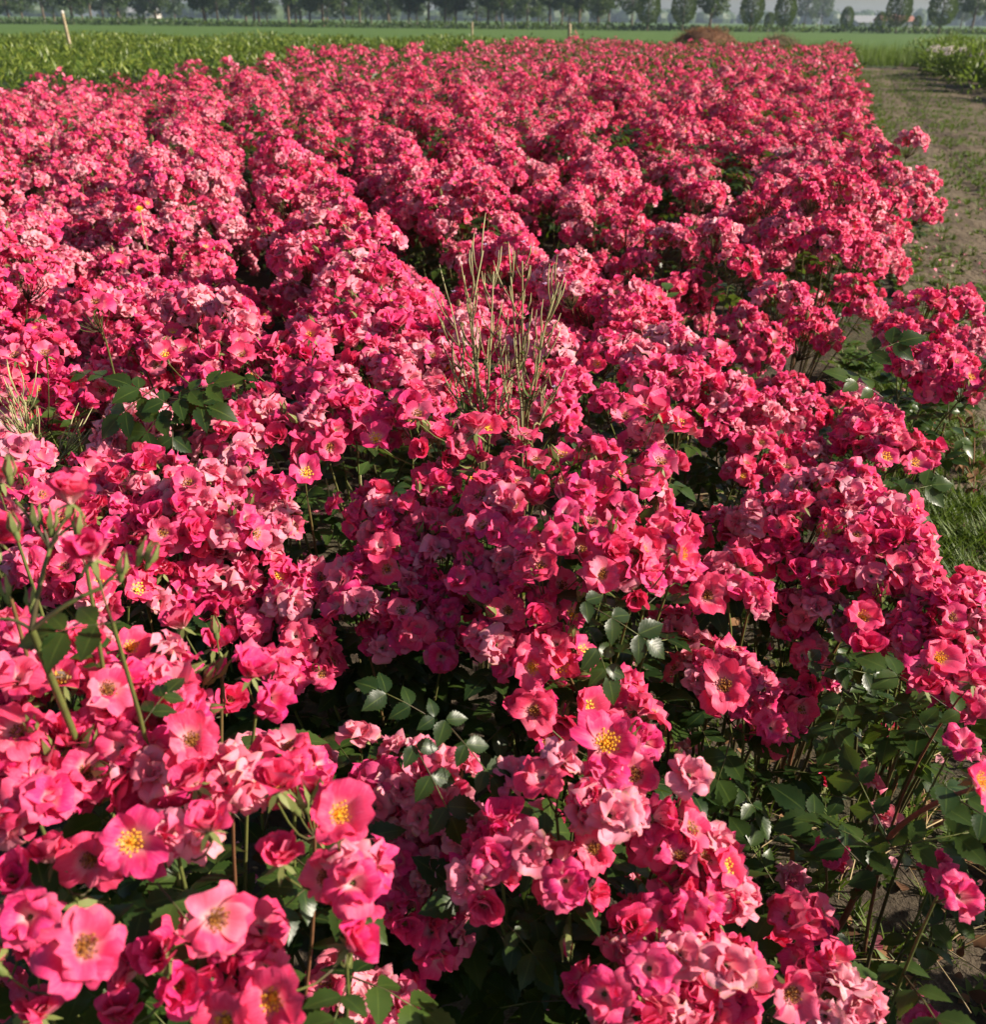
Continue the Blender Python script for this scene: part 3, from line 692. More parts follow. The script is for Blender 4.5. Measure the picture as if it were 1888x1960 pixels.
for key, b in B.items():
    r = np.random.default_rng(abs(hash_('ruffle')) + sum(map(ord, key)) * 13)
    C = [at_z(t[0], t[1], t[4]) for t in b['tr']]
    exs = [(i, e) for i, e in enumerate(EX) if e[5] == key]
    if C:
        tpx = np.array([(t[0], t[1]) for t in b['tr']]); tdp = np.array([(c - CAM) @ fwd for c in C])
        for i, e in exs:
            k = int(np.argmin(np.hypot(tpx[:, 0] - e[0], tpx[:, 1] - e[1])))
            ex_depth[i] = max(ex_depth[i], .90 * tdp[k])
    ex_size = {i: float(np.clip(e[2] * ex_depth[i] / (FPX * .056), .8, 1.4)) for i, e in exs}
    EP = [at_d(e[0], e[1], ex_depth[i]) for i, e in exs]
    allp = np.array(C if C else EP)
    base = np.array([allp[:, 0].mean(), allp[:, 1].mean() + .04, 0.0])
    rt = root('rose_bush', base, b['label'], 'rose bush', 'rose bushes of the pink field')
    hubs = []
    for t, c in zip(b['tr'], C):
        depth = (c - CAM) @ fwd
        Rw = max(.022, t[2] * depth / FPX * .98 - .018)
        kind = 'fresh' if t[3] == 'cupf' else t[3]
        c = c + ray(t[0], t[1]) * Rw * .35
        foot = base + np.append((c[:2] - base[:2]) * .35 + r.normal(size=2) * .02, 0.0)
        hubs.append(fill_truss(rt, base, c, Rw, kind, r, near=depth < 1.12, foot=foot, nleaf=int(round(5 * b['leafy']))))
        near_centers.append(c[:2])
    hubs = np.array(hubs) if hubs else np.zeros((0, 3))
    by_hub = {}
    for (i, e), p in zip(exs, EP):
        f = np.array(e[4], float); D = rtv * f[0] + upv * f[1] - fwd * f[2]; D /= np.linalg.norm(D)
        place_blossom(rt, base, p, D, e[3], r, ex_size[i], near=ex_depth[i] < 1.5)
        near_centers.append(p[:2])
        back = p - D * .012
        if len(hubs):
            k = int(np.argmin(np.linalg.norm(hubs - p, axis=1)))
            if np.linalg.norm(hubs[k] - p) < .22: by_hub.setdefault(k, []).append(back); continue
        foot = base + np.append((p[:2] - base[:2]) * .5, 0)
        hub = back + np.array([0, .01, -.06])
        _, pts = make_cane(rt, base, foot, hub, [back], r)
        add_leaves(rt, base, pts, 4, r) if key != 'SH' else add_leaves(rt, base, pts, 2, r, .5, .85, (.5, .7))
    for k, ends in by_hub.items():
        g = Geo()
        for e in ends: tube(g, curve(hubs[k] - base, e - base, (0, 0, -.02), 5), [.0016, .0014, .0012, .0011, .001], 5, (.9, .2, 0, 0), 0, False)
        ob('flower_stalk', g.mesh('flower_stalk', [M['cane']]), rt)
    near_roots[key] = (rt, base)

# the shaded shoot at the left edge: branching stalks with buds
rt, base = near_roots['SH']; r = np.random.default_rng(77)
def depth_pt(px, py, d=.86): return at_d(px, py, d)
g = Geo()
fork = depth_pt(105, 1190); top = depth_pt(60, 1205); f2 = depth_pt(95, 1050); f3 = depth_pt(195, 1125)
tube(g, curve(np.array([base[0], base[1], 0]) - base, top - base, (.0, .02, 0), 8), np.linspace(.0045, .0034, 8), 6, (.8, .2, 0, 0), 0, False)
for a_, b_, rad in ((top, f2, .0028), (top, f3, .0026), (f2, depth_pt(30, 960), .002), (f2, depth_pt(75, 985), .0018), (f2, depth_pt(150, 1000), .0018),
                    (f3, depth_pt(178, 1095), .002), (f3, depth_pt(250, 1085), .0016), (f3, depth_pt(225, 1110), .0014), (top, depth_pt(0, 1185), .002), (f2, depth_pt(135, 985), .0018)):
    tube(g, curve(a_ - base, b_ - base, (0, 0, .004), 5), np.linspace(rad, rad * .7, 5), 6, (.9, .2, 0, 0), 0, False)
ob('cane', g.mesh('cane', [M['cane']]), rt)
for (px, py, ux, uy) in ((18, 912, .0, 1), (70, 1003, -.1, 1), (98, 1012, .1, 1), (150, 1020, .1, 1), (232, 1098, .2, 1), (268, 1068, .5, 1), (285, 1075, .6, 1), (60, 1160, 0, 1), (12, 1140, -.2, 1), (30, 1020, -.3, 1)):
    d = rtv * ux + upv * uy + np.array([0, 0, .3]); d /= np.linalg.norm(d)
    p = depth_pt(px, py); o = ob('bud', BUDme[int(r.integers(3))], rt); setmat(o, frames([d], np.array([r.random() * 6]))[0], p - base, .85)

# clear single leaves in the foreground: px, py, tip px, py, scale, bush, depth
for (x0, y0, x1, y1, key, s_) in ((310, 760, 470, 800, 'WH', 1.15), (330, 770, 250, 870, 'WH', 1.1), (340, 760, 400, 740, 'WH', 1.0), (330, 800, 330, 880, 'WH', 1.0), (300, 740, 230, 800, 'WH', 1.1), (350, 790, 290, 760, 'WH', 1.0),
        (1130, 1160, 1240, 1230, 'CE', .9), (1130, 1210, 1160, 1290, 'CE', .85), (800, 1440, 830, 1500, 'PA', .85), (860, 1390, 900, 1440, 'PA', .8), (820, 1370, 760, 1340, 'CL', .8), (1560, 1270, 1700, 1300, 'RI', .9), (1620, 1290, 1600, 1370, 'RI', 1.0),
        (1700, 950, 1790, 930, 'RU', 1.2), (1730, 960, 1760, 1010, 'RU', 1.2), (1640, 690, 1690, 670, 'RU', 1.2), (1690, 760, 1650, 740, 'RU', 1.1), (1400, 1410, 1380, 1470, 'RI', 1.1), (300, 1690, 340, 1740, 'FL', .95), (290, 1750, 330, 1790, 'FL', .95), (230, 1190, 150, 1205, 'SH', .75)):
    rt, base = near_roots[key]
    dep = {'WH': 1.72, 'CE': 1.33, 'PA': 1.16, 'CL': 1.32, 'RI': 1.5, 'RU': 2.0, 'FL': .9, 'SH': .9}[key]
    a_ = at_d(x0, y0, dep); b_ = at_d(x1, y1, dep - .01); d = b_ - a_
    zr = -fwd * .55 + np.array([.25, 0, .6]); zr = zr - d * (zr @ d) / (d @ d); zr /= np.linalg.norm(zr); xr = d / np.linalg.norm(d); yr = np.cross(zr, xr)
    Rm = np.stack([xr, yr, zr], 1)
    o = ob('leaf', LEAFme[int(random.random() * 9)], rt); setmat(o, Rm, a_ - base, s_)

# ---------------------------------------------------------------- rose rows (procedural)
near_centers = np.array(near_centers)
ROW, STEP, SL = .65, .43, -.28
bushes = []
rr_ = np.random.default_rng(5)
for k in range(-60, 40):
    wob = rr_.random() * 6.28
    for j in range(110):
        y = .9 + j * STEP + rr_.normal() * .05
        if y > 37.5 + .8 * math.sin(k): continue
        x = .60 + ROW * k + SL * (y - 4.2) + .05 * math.sin(y * .9 + wob) + rr_.normal() * .035
        h = .70 + .05 * math.sin(k * 1.9) + .06 * rr_.normal()
        miss = rr_.random()
        if x > edge_r(y) - (.08 if 5.5 < y < 8 else .24 + .2 * max(0, math.sin(y * 1.9 + .4))) or x < edge_l(y) + .25: continue
        if abs(x) > .56 * y + .9 and not (y < 3 and 0 < x < 2.2): continue
        if y < 1.0: continue
        dmin = np.min(np.hypot(near_centers[:, 0] - x, near_centers[:, 1] - y))
        if dmin < .24: continue
        if y < 1.75 and x < .9: continue
        if miss < .015: continue
        if x < -3.2 and y < 16: h -= .09
        if x < edge_l(y) + 1.2 and miss > .8: continue
        if x < edge_l(y) + 1.6 and y > 15 and math.sin(y * .7) > 0: h += .16
        bushes.append([y * y + x * x, x, y, h, k])
for x, y in ((1.25, .80), (1.12, .42)): bushes.append([x * x + y * y, x, y, .74, 99])  # extra bushes out of view, added to shade the soil at lower right
bushes.sort()
print('bushes', len(bushes))

def bush_trusses(x, y, h, r, lean=0.0):
    fx = .68 if (x > -1.2 and y < 12) else .84
    """truss centres on the dome of one bush: local xyz, axis, radius"""
    out = []
    pts = []
    tries = 0
    while len(pts) < 13 and tries < 300:
        tries += 1
        a = r.random() * 6.28; q = math.sqrt(r.random()) * .30
        p = (q * math.cos(a) * fx, q * math.sin(a) * 1.1)
        if all(math.hypot(p[0] - s_[0], p[1] - s_[1]) > .115 for s_ in pts): pts.append(p)
    for p in pts:
        q = math.hypot(*p) / .30
        z = h * (1 - .30 * q ** 2.2) - .03 + .05 * r.normal() + (.09 if r.random() < .10 else 0)
        ax = np.array([p[0] * 2.2, p[1] * 2.2 - .1, 1.0]); ax /= np.linalg.norm(ax)
        out.append((np.array([p[0], p[1], z]), ax, .058 + .026 * r.random()))
    for _ in range(3):
        a = r.random() * 6.28; q = .25 + .05 * r.random()
        out.append((np.array([q * math.cos(a), q * math.sin(a), h * (.38 + .25 * r.random())]), np.array([math.cos(a), math.sin(a), .7]), .04 + .02 * r.random()))
    return out

# the walking lanes between rows that show in the photograph, on the ground
LANES = [[at_z(px, py, .5)[:2] for px, py in ln] for ln in (
    [(520, 300), (560, 350), (690, 450), (760, 540), (870, 615)], [(1010, 420), (1060, 455), (1130, 505), (1260, 565), (1335, 615), (1430, 660), (1560, 690)],
    [(1150, 270), (1175, 300), (1205, 365), (1320, 455), (1420, 520)], [(1380, 330), (1430, 395), (1500, 440)])]
def lane_dist(x, y):
    p = np.array([x, y]); best = 9
    for ln in LANES:
        for a_, b_ in zip(ln[:-1], ln[1:]):
            d = b_ - a_; t = np.clip((p - a_) @ d / (d @ d), 0, 1); best = min(best, np.linalg.norm(p - a_ - d * t))
    return best
def carve(trs, x, y):
    if y > 11 or x < -2.5: return trs
    out = []
    for c, ax, Rw in trs:
        d = lane_dist(x + c[0], y + c[1])
        if d < .135: continue
        if d < .24: c = c - np.array([0, 0, .10 * (.24 - d) / .1])
        out.append((c, ax, Rw))
    return out
def ordinal(n):
    W_ = 'first second third fourth fifth sixth seventh eighth ninth tenth eleventh twelfth thirteenth fourteenth fifteenth sixteenth seventeenth eighteenth nineteenth twentieth'.split()
    if n <= 20: return W_[n - 1]
    tens = {2: 'twenty', 3: 'thirty', 4: 'forty', 5: 'fifty', 6: 'sixty'}
    if n % 10 == 0: return {30: 'thirtieth', 40: 'fortieth', 50: 'fiftieth', 60: 'sixtieth'}.get(n, str(n))
    return tens[n // 10] + '-' + W_[n % 10 - 1]
NIND = 300 - len(B)
kmax = max(b[4] for b in bushes if b[4] != 99)
seen = {}
for b in sorted(bushes, key=lambda q: q[2]):
    seen[b[4]] = seen.get(b[4], 0) + 1; b.append(seen[b[4]])
NEARB = 70
# truss library for the middle distance
def truss_geo(kind, seed, lib, dens):
    r = np.random.default_rng(seed); g = Geo(); Rw = .072
    n = int(dens * 2 * math.pi * (Rw + .008) ** 2 * (1 - math.cos(1.65)) / (.0385 ** 2))
    P, D = cap_points(n, Rw, 1.65, r)
    D = D * .8 + np.array([0, 0, .3])
    for j in range(n):
        kd = pick(kind, r); gg = lib[kd][int(r.integers(len(lib[kd])))]
        g.put(gg, frames([D[j]], np.array([r.random() * 6])), [P[j]], .82 + .24 * r.random(), tint=[.25 * r.normal()])
    for _ in range(3):
        d = np.array([r.normal() * .6, r.normal() * .6, 1.0]); d /= np.linalg.norm(d); e = d * Rw * (1.35 + .45 * r.random())
        tube(g, [d * .02, e], [.0013, .0011], 3, (.8, .2, 0, 0), 3, False)
        tube(g, [e, e + d * .008, e + d * .020], [.002, .0046, .0006], 4, (.5, r.random(), 0, 0), 3 if r.random() < .7 else 0, False)
    tube(g, [(0, 0, -.16), (0, 0, -.04)], [.0022, .0016], 4, (.8, .2, 0, 0), 3, False)
    return g
TK = ['mix'] * 9 + ['ruffle'] * 5 + ['fresh'] * 5 + ['pale'] * 5
TR = [truss_geo(k, 3000 + i, B2, 1.0).mesh('flower_cluster', BMATS) for i, k in enumerate(TK)]
def foliage_geo(seed, lib, n, hh=.70):
    r = np.random.default_rng(seed); g = Geo()
    for _ in range(n):
        a = r.random() * 6.28; q = math.sqrt(r.random()) * .31
        z = hh * (.12 + .98 * r.random()) * (1 - .25 * (q / .31) ** 2)
        d = np.array([math.cos(a + r.normal() * .6), math.sin(a + r.normal() * .6), .1 + .35 * r.normal()])
        g.put(lib[int(r.integers(len(lib)))], frames_x([d], np.array([.4 * r.normal()])), [(q * math.cos(a), q * math.sin(a), z)], .9 + .4 * r.random(), tint=[.25 * r.normal()])
    return g
FOL = [foliage_geo(70 + i, LEAFlo, 115).mesh('foliage', [M['leaf'], M['cane']]) for i in range(8)]
def canes_geo(seed):
    r = np.random.default_rng(seed); g = Geo()
    for _ in range(1):
        a = r.random() * 6.28
        tube(g, curve((0, 0, 0), (.2 * math.cos(a), .2 * math.sin(a), .58), (0, 0, .03), 5), np.linspace(.005, .002, 5), 5, (0, r.random(), 0, 0), 0, False)
    return g
CAN = [canes_geo(300 + i).mesh('cane', [M['cane']]) for i in range(8)]
def mood(x, y):
    v = math.sin(x * 1.7 + y * .9) + math.sin(y * 1.3 - x * .8 + 1) + .8 * math.sin(x * 3.1 + 2)
    return 'pale' if v > 1.25 else ('fresh' if v < -1.0 else ('mix' if v > -.2 else 'ruffle'))
WORDS = {'pale': 'paler pink', 'fresh': 'bright coral pink', 'mix': 'mixed pink', 'ruffle': 'deep pink'}
for idx, (d2, x, y, h, k, j) in enumerate(bushes[:NIND]):
    r = np.random.default_rng(9000 + idx)
    md = mood(x, y)
    base = np.array([x, y, 0.0])
    lab = f'{WORDS[md]} rose bush, {ordinal(j)} plant back in the {ordinal(max(1, kmax - k + 1))} row from the path side'
    if k == 99: lab = f'unseen rose bush past the right picture edge, added for shade, {ordinal(j)} from the near end'
    rt = root('rose_bush', base, lab, 'rose bush', 'rose bushes of the pink field')
    trs = carve(bush_trusses(x, y, h, r), x, y)
    if idx < NEARB:
        for c, ax, Rw in trs:
            kd = md if r.random() < .6 else ['mix', 'ruffle', 'fresh', 'pale'][int(r.integers(4))]
            fill_truss(rt, base, base + c, Rw, kd, r, .95, ax, 1.55, False, base + np.append(c[:2] * .25, 0), 4)
    else:
        for c, ax, Rw in trs:
            kd = md if r.random() < .6 else ['mix', 'ruffle', 'fresh', 'pale'][int(r.integers(4))]
            ids = [i for i, t in enumerate(TK) if t == kd]
            o = ob('flower_cluster', TR[ids[int(r.integers(len(ids)))]], rt)
            setmat(o, frames([ax], np.array([r.random() * 6]))[0], c, Rw / .072)
        o = ob('foliage', FOL[int(r.integers(8))], rt); o.rotation_euler = (0, 0, r.random() * 6.28); o.scale = (1, 1, h / .72); o['kind'] = 'stuff'
        for _ in range(3):
            o = ob('cane', CAN[int(r.integers(8))], rt); o.rotation_euler = (0, 0, r.random() * 6.28)

# the far bushes, past the first three hundred: one mass
def far_blossom(fade, seed):
    r = np.random.default_rng(seed); g = Geo()
    a = np.arange(5) * 2 * math.pi / 5
    V = [(0, 0, 0)]; A = [(.25, .5, fade, 0)]
    for x in a:
        q = .026 * (1 + .25 * r.normal()); V.append((q * math.cos(x), q * math.sin(x), .008 + .009 * r.normal())); A.append((.9, .5, fade, 0))
    g.add(V, [(0, 1 + i, 1 + (i + 1) % 5) for i in range(5)], np.array(A), 0)
    return g
FB = [far_blossom(f, 50 + i) for i, f in enumerate((0, 0, .05, .1, .35, .6))]
FLf = Geo(); FLf.add([(0, 0, 0), (.05, .022, .006), (.11, 0, -.01), (.05, -.022, .006)], [(0, 3, 2, 1)], [(0, .4, 0, 0), (.5, .4, 0, 1), (1, .4, 0, 0), (.5, .4, 0, -1)], 1)
farg = Geo(); r = np.random.default_rng(31)
PT = [[] for _ in FB]; DT = [[] for _ in FB]; LP, LD = [], []
for d2, x, y, h, k, j in bushes[NIND:]:
    md = mood(x, y)
    p = {'pale': (.10, .10, .2, .2, .25, .15), 'fresh': (.35, .35, .2, .1, 0, 0), 'mix': (.22, .22, .2, .2, .12, .04), 'ruffle': (.27, .27, .25, .16, .04, .01)}[md]
    n = 108
    tc = r.random((14, 2)) * .62 - .31; tz = h * (1 - .25 * (np.hypot(*tc.T) / .31) ** 2) + .05 * r.normal(size=14)
    ti = r.integers(14, size=n); D = r.normal(size=(n, 3)); D[:, 2] = np.abs(D[:, 2]) + .25; D /= np.linalg.norm(D, axis=1, keepdims=True)
    P = np.stack([x + tc[ti, 0], y + tc[ti, 1], tz[ti] - .05], 1) + D * (.075 + .015 * r.normal(size=(n, 1)))
    ki = r.choice(6, size=n, p=np.array(p) / sum(p))
    for q in range(6): PT[q].append(P[ki == q]); DT[q].append(D[ki == q])
    m = 54
    a = r.random(m) * 6.28; q = np.sqrt(r.random(m)) * .33
    LP.append(np.stack([x + q * np.cos(a), y + q * np.sin(a), h * (.35 + .72 * r.random(m))], 1))
    LD.append(np.stack([np.cos(a), np.sin(a), .3 + .6 * r.normal(size=m)], 1))
for q in range(6):
    P = np.concatenate(PT[q]); D = np.concatenate(DT[q])
    if len(P): farg.put(FB[q], frames(D, r.random(len(P)) * 6.28), P, .9 + .3 * r.random(len(P)), tint=.5 * (r.random(len(P)) - .5) * 2)
P = np.concatenate(LP); D = np.concatenate(LD)
farg.put(FLf, frames_x(D, .5 * r.normal(size=len(P))), P, 1 + .3 * r.random(len(P)), tint=.3 * r.normal(size=len(P)))
o = ob('far_rose_rows', farg.mesh('far_rose_rows', [M['petal'], M['leaf']]))
tag(o, 'far end of the pink rose field reading as one flower mass', 'rose field', kind='stuff')
print('blossoms', nblossom, 'objects', len(bpy.data.objects))
#@@TAIL@@
HAZE = .0003
# ---------------------------------------------------------------- arching cane at the lower right
r = np.random.default_rng(404)
cp = [at_d(*q) for q in ((1560, 1830, 1.52), (1610, 1770, 1.45), (1650, 1690, 1.36), (1710, 1595, 1.27), (1790, 1538, 1.2), (1868, 1508, 1.15))]
base = np.array([cp[0][0] - .03, cp[0][1] - .02, 0.0])
rt = root('rose_bush', base, 'nearly bare arching reddish rose cane with single blossoms, lower right over the soil', 'rose bush', 'rose bushes of the pink field')
def smooth(pts, n):
    pts = np.array(pts); t = np.linspace(0, len(pts) - 1, n); o = np.zeros((n, 3))
    for i, x in enumerate(t):
        k = min(int(x), len(pts) - 2); f = x - k
        p0, p1, p2, p3 = pts[max(k - 1, 0)], pts[k], pts[k + 1], pts[min(k + 2, len(pts) - 1)]
        o[i] = .5 * (2 * p1 + (p2 - p0) * f + (2 * p0 - 5 * p1 + 4 * p2 - p3) * f * f + (3 * p1 - p0 - 3 * p2 + p3) * f ** 3)
    return o
pts = smooth([base + (0, 0, .0)] + cp, 22)
g = Geo(); tube(g, pts - base, np.linspace(.0062, .0026, 22), 8, (.3, .97, 0, 0), 0); ob('cane', g.mesh('cane', [M['cane']]), rt)
add_leaves(rt, base, pts, 7, r, .45, .95, (.9, 1.2))
for px, py, d, kd, f in ((1863, 1496, 78, 'open_yellow', (.5, .2, .7)), (1783, 1656, 68, 'ruffle', (.2, .4, .8)), (1833, 1716, 84, 'ruffle', (.3, .3, .8)), (1800, 1690, 70, 'ruffle', (0, .4, .8)), (1593, 1626, 62, 'ruffle', (.1, .5, .7)), (1590, 1655, 52, 'cup', (.2, .5, .6)),
                         (1513, 1686, 58, 'pale', (.1, .5, .7)), (1500, 1650, 40, 'ruffle', (0, .6, .6)), (1660, 1496, 50, 'pale', (.1, .7, .5)), (1578, 1506, 42, 'cup', (0, .8, .4)), (1560, 1780, 62, 'ruffle', (.1, .5, .7)), (1770, 1965, 70, 'ruffle', (0, .5, .8)), (1690, 1565, 50, 'pale', (0, .6, .6)), (1860, 1310, 60, 'cup', (.2, .6, .5)), (1840, 1430, 60, 'ruffle', (.2, .5, .6))):
    p = at_d(px, py, FPX * .05 / d * (.92 if py < 1600 else 1)); D = rtv * f[0] + upv * f[1] - fwd * f[2]; D /= np.linalg.norm(D)
    place_blossom(rt, base, p, D, kd, r, 1.0, True)
    ft = np.array([p[0] * .75 + base[0] * .25, p[1] * .85 + base[1] * .15, 0])
    if (px, py) != (1863, 1496):
        _, q = make_cane(rt, base, ft, p - D * .03, [p - D * .011], r, .0026)
        add_leaves(rt, base, q, 2, r, .5, .95, (.8, 1.15))

# ---------------------------------------------------------------- tall thin weeds with long pods
def willowherb(label, stems, flowers, ylev, seed):
    r = np.random.default_rng(seed)
    b0 = at_y(stems[0][0][0], stems[0][0][1], ylev); base = np.array([b0[0], b0[1] + .01, 0.0])
    rt = root('willowherb_plant', base, label, 'weed', 'tall thin weeds in the roses')
    for st in stems:
        P = [at_y(x, y, ylev + .03 * r.normal()) for x, y in st]
        lead = base + np.append(r.normal(size=2) * .012, 0)
        pts = smooth([lead] + P, 16)
        g = Geo(); tube(g, pts - base, np.linspace(.0030, .0014, 16), 5, (.7, .3 * r.random(), 0, 0), 0)
        s_ = ob('stem', g.mesh('stem', [M['weed']]), rt)
        # pods: long, nearly upright, leaving the upper half of the stem
        n = max(5, int(len(st) * 3.0))
        for k in range(n):
            t = .42 + .56 * (k + r.random()) / n; x = t * 15; i = min(int(x), 14)
            p = pts[i] + (pts[i + 1] - pts[i]) * (x - i)
            a = r.random() * 6.28; ln = (.055 + .04 * r.random())
            d = pts[i + 1] - pts[i]; d /= np.linalg.norm(d)
            e = p + d * ln + np.array([math.cos(a), math.sin(a), 0]) * ln * (.22 + .22 * r.random())
            g = Geo(); tube(g, curve(p - base, e - base, (math.cos(a) * .006, math.sin(a) * .006, 0), 4), [.0009, .0014, .0014, .0006], 4, (.8, .5 * r.random(), 0, 0), 0)
            ob('seed_pod', g.mesh('seed_pod', [M['weed']]), rt)
        for k in range(4):
            x = (.25 + .5 * r.random()) * 15; i = int(x); p = pts[i]; a = r.random() * 6.28
            d = np.array([math.cos(a), math.sin(a), .9])
            g = Geo(); leaflet(g, p - base, d, np.array([0, 0, 1.0]), .05, .0035, 4, r, .6)
            ob('leaf', g.mesh('leaf', [M['leaf_young']]), rt)
    for x, y in flowers:
        p = at_y(x, y, ylev); g = Geo()
        for k in range(4):
            a = k * math.pi / 2; c_, s2 = math.cos(a), math.sin(a)
            g.add([(0, 0, 0), (.004 * c_ - .0025 * s2, .004 * s2 + .0025 * c_, .003), (.007 * c_, .007 * s2, .004), (.004 * c_ + .0025 * s2, .004 * s2 - .0025 * c_, .003)], [(0, 1, 2, 3)], (.9, .5, 0, 0))
        o = ob('flower', g.mesh('flower', [M['lilac']]), rt); o.location = p - base
M['lilac'] = mat_simple('lilac petal', (.45, .30, .55), (.62, .45, .66), .6, .3, 60)
willowherb('tall thin weed with long seed pods in the middle, left of its twin', [[(925, 860), (915, 760), (905, 660), (895, 560)], [(925, 860), (900, 770), (885, 690), (862, 580)], [(928, 850), (935, 740), (940, 640), (945, 520)],
           [(920, 860), (890, 800), (872, 740), (865, 650)], [(925, 840), (912, 700), (905, 600), (925, 480)], [(935, 860), (955, 800), (965, 740), (985, 690)]], [(870, 560), (930, 470), (960, 690)], 1.86, 1)
willowherb('tall thin weed with long seed pods in the middle, right of its twin', [[(1000, 870), (1003, 760), (1001, 640), (1000, 500)], [(1000, 870), (1010, 780), (1030, 690), (1060, 560)], [(1000, 850), (992, 730), (985, 620), (978, 530)],
           [(1005, 860), (1025, 740), (1040, 640), (1070, 540)], [(995, 860), (975, 790), (965, 720), (955, 640)], [(1015, 870), (1035, 810), (1050, 770), (1062, 745)]], [(1003, 465), (1015, 475), (1045, 545), (1062, 742), (1075, 520)], 1.84, 2)
willowherb('short clump of dry yellowish stalks at the left edge above the salmon roses', [[(85, 940), (70, 890), (45, 840), (20, 770)], [(85, 940), (75, 880), (60, 820), (38, 760)], [(90, 940), (80, 890), (60, 850), (15, 800)], [(95, 945), (100, 900), (115, 880), (130, 850)], [(80, 940), (60, 870), (50, 810), (48, 770)]], [(40, 805)], 1.72, 3)

# pale-leaved weed in front of the middle roses
def leafy_weed(label, px, py, z, h, n, seed, mat, size=.05, spread=.1):
    r = np.random.default_rng(seed); c = at_z(px, py, z); base = np.array([c[0], c[1], 0.0])
    rt = root('leafy_weed', base, label, 'weed', 'weeds between the roses')
    for k in range(n):
        a = r.random() * 6.28; q = spread * math.sqrt(r.random())
        top = np.array([q * math.cos(a), q * math.sin(a), h * (.75 + .3 * r.random())])
        pts = curve((q * .2 * math.cos(a), q * .2 * math.sin(a), 0), top, (0, 0, .02), 8)
        g = Geo(); tube(g, pts, np.linspace(.0028, .0014, 8), 5, (.7, .2, 0, 0), 0); ob('stem', g.mesh('stem', [M['weed']]), rt)
        for j in range(9):
            t = .45 + .55 * j / 8; p = pts[min(int(t * 7), 7)]
            b_ = j * 2.4 + r.random(); d = np.array([math.cos(b_), math.sin(b_), .25 + .3 * r.random()])
            g = Geo(); l = size * (1.25 - .6 * t) * (.9 + .4 * r.random()); leaflet(g, p, d, np.array([0, 0, 1.0]), l * 1.5, l * .45, 8, r, r.random())
            ob('leaf', g.mesh('leaf', [mat]), rt)
leafy_weed('light green leafy weed growing between the middle roses and the salmon bush', 690, 950, .55, .66, 7, 21, M['leaf_young'])
leafy_weed('small yellowish green weed in the lane right of the tall stalks', 1280, 560, .62, .72, 4, 22, M['leaf_young'], .06, .04)
leafy_weed('low pale weed at the path edge below the coral rose head', 1650, 700, .10, .2, 8, 23, M['leaf_young'], .05, .14)

def yellow_flower(label, px, py, z, seed):
    r = np.random.default_rng(seed); c = at_z(px, py, z); base = np.array([c[0], c[1], 0.0])
    rt = root('yellow_wildflower', base, label, 'wildflower', 'yellow wildflowers')
    g = Geo(); tube(g, curve((0, 0, 0), (0, 0, z), (.01, 0, 0), 6), [.002] * 6, 5, (.8, .2, 0, 0), 0); ob('stem', g.mesh('stem', [M['weed']]), rt)
    g = Geo()
    for k in range(26):
        a = k * 2.4; q = .019 * (.6 + .4 * (k / 26)); c_, s2 = math.cos(a), math.sin(a); zz = .012 * (1 - k / 26)
        g.add([(0, 0, zz), (q * .6 * c_ - .003 * s2, q * .6 * s2 + .003 * c_, zz + .004), (q * c_, q * s2, zz + .002), (q * .6 * c_ + .003 * s2, q * .6 * s2 - .003 * c_, zz + .004)], [(0, 1, 2, 3)], (.9, r.random(), 0, 0))
    o = ob('flower_head', g.mesh('flower_head', [M['yellow']]), rt); o.location = (0, 0, z); o.rotation_euler = (.7, .2, 0)
M['yellow'] = mat_simple('yellow petal', (.85, .55, .01), (.90, .68, .03), .6, .3, 60)
yellow_flower('single bright yellow wildflower among the pink roses at left', 267, 402, .77, 1)

# bee on a blossom of the corner bush
bc = at_d(122, 1296, FPX * .056 / 105 - .012); rt = root('honey_bee', bc, 'small brown striped bee feeding on a corner bush blossom', 'bee')
def ell(g, c, rad, n=8, m=6, A=(0, .5, 0, 0), mat=0):
    V = []; F = []
    for i in range(m + 1):
        th = math.pi * i / m
        for j in range(n):
            ph = 2 * math.pi * j / n; V.append((c[0] + rad[0] * math.cos(th), c[1] + rad[1] * math.sin(th) * math.cos(ph), c[2] + rad[2] * math.sin(th) * math.sin(ph)))
    for i in range(m):
        for j in range(n): F.append((i * n + j, i * n + (j + 1) % n, (i + 1) * n + (j + 1) % n, (i + 1) * n + j))
    g.add(V, F, A, mat)
def mat_bee():
    m, nt, out = newmat('bee body'); tc = N(nt, 'ShaderNodeTexCoord'); s_ = N(nt, 'ShaderNodeSeparateXYZ'); L(nt, tc.outputs['Object'], s_.inputs[0])
    wv = math_(nt, 'SINE', math_(nt, 'MULTIPLY', s_.outputs[0], 2300))
    finish(nt, out, mixc(nt, maprange(nt, wv, -.2, .3), (.03, .018, .01), (.36, .20, .06)), .6, 0, None, .3); return m
M['bee'] = mat_bee(); M['wing'] = mat_simple('bee wing', (.35, .30, .25), (.45, .4, .35), .25, .6, 200)
g = Geo(); V = []; nst = 13
prof = [(-.0075, .0004), (-.0066, .0018), (-.005, .0027), (-.003, .0030), (-.001, .0024), (.0002, .0012), (.001, .0022), (.0024, .0028), (.0040, .0024), (.0047, .0012), (.0054, .0018), (.0066, .0017), (.0073, .0004)]
tube(g, [(x, 0, 0) for x, q in prof], [q for x, q in prof], 8, (0, .5, 0, 0), 0); ob('body', g.mesh('body', [M['bee']]), rt)
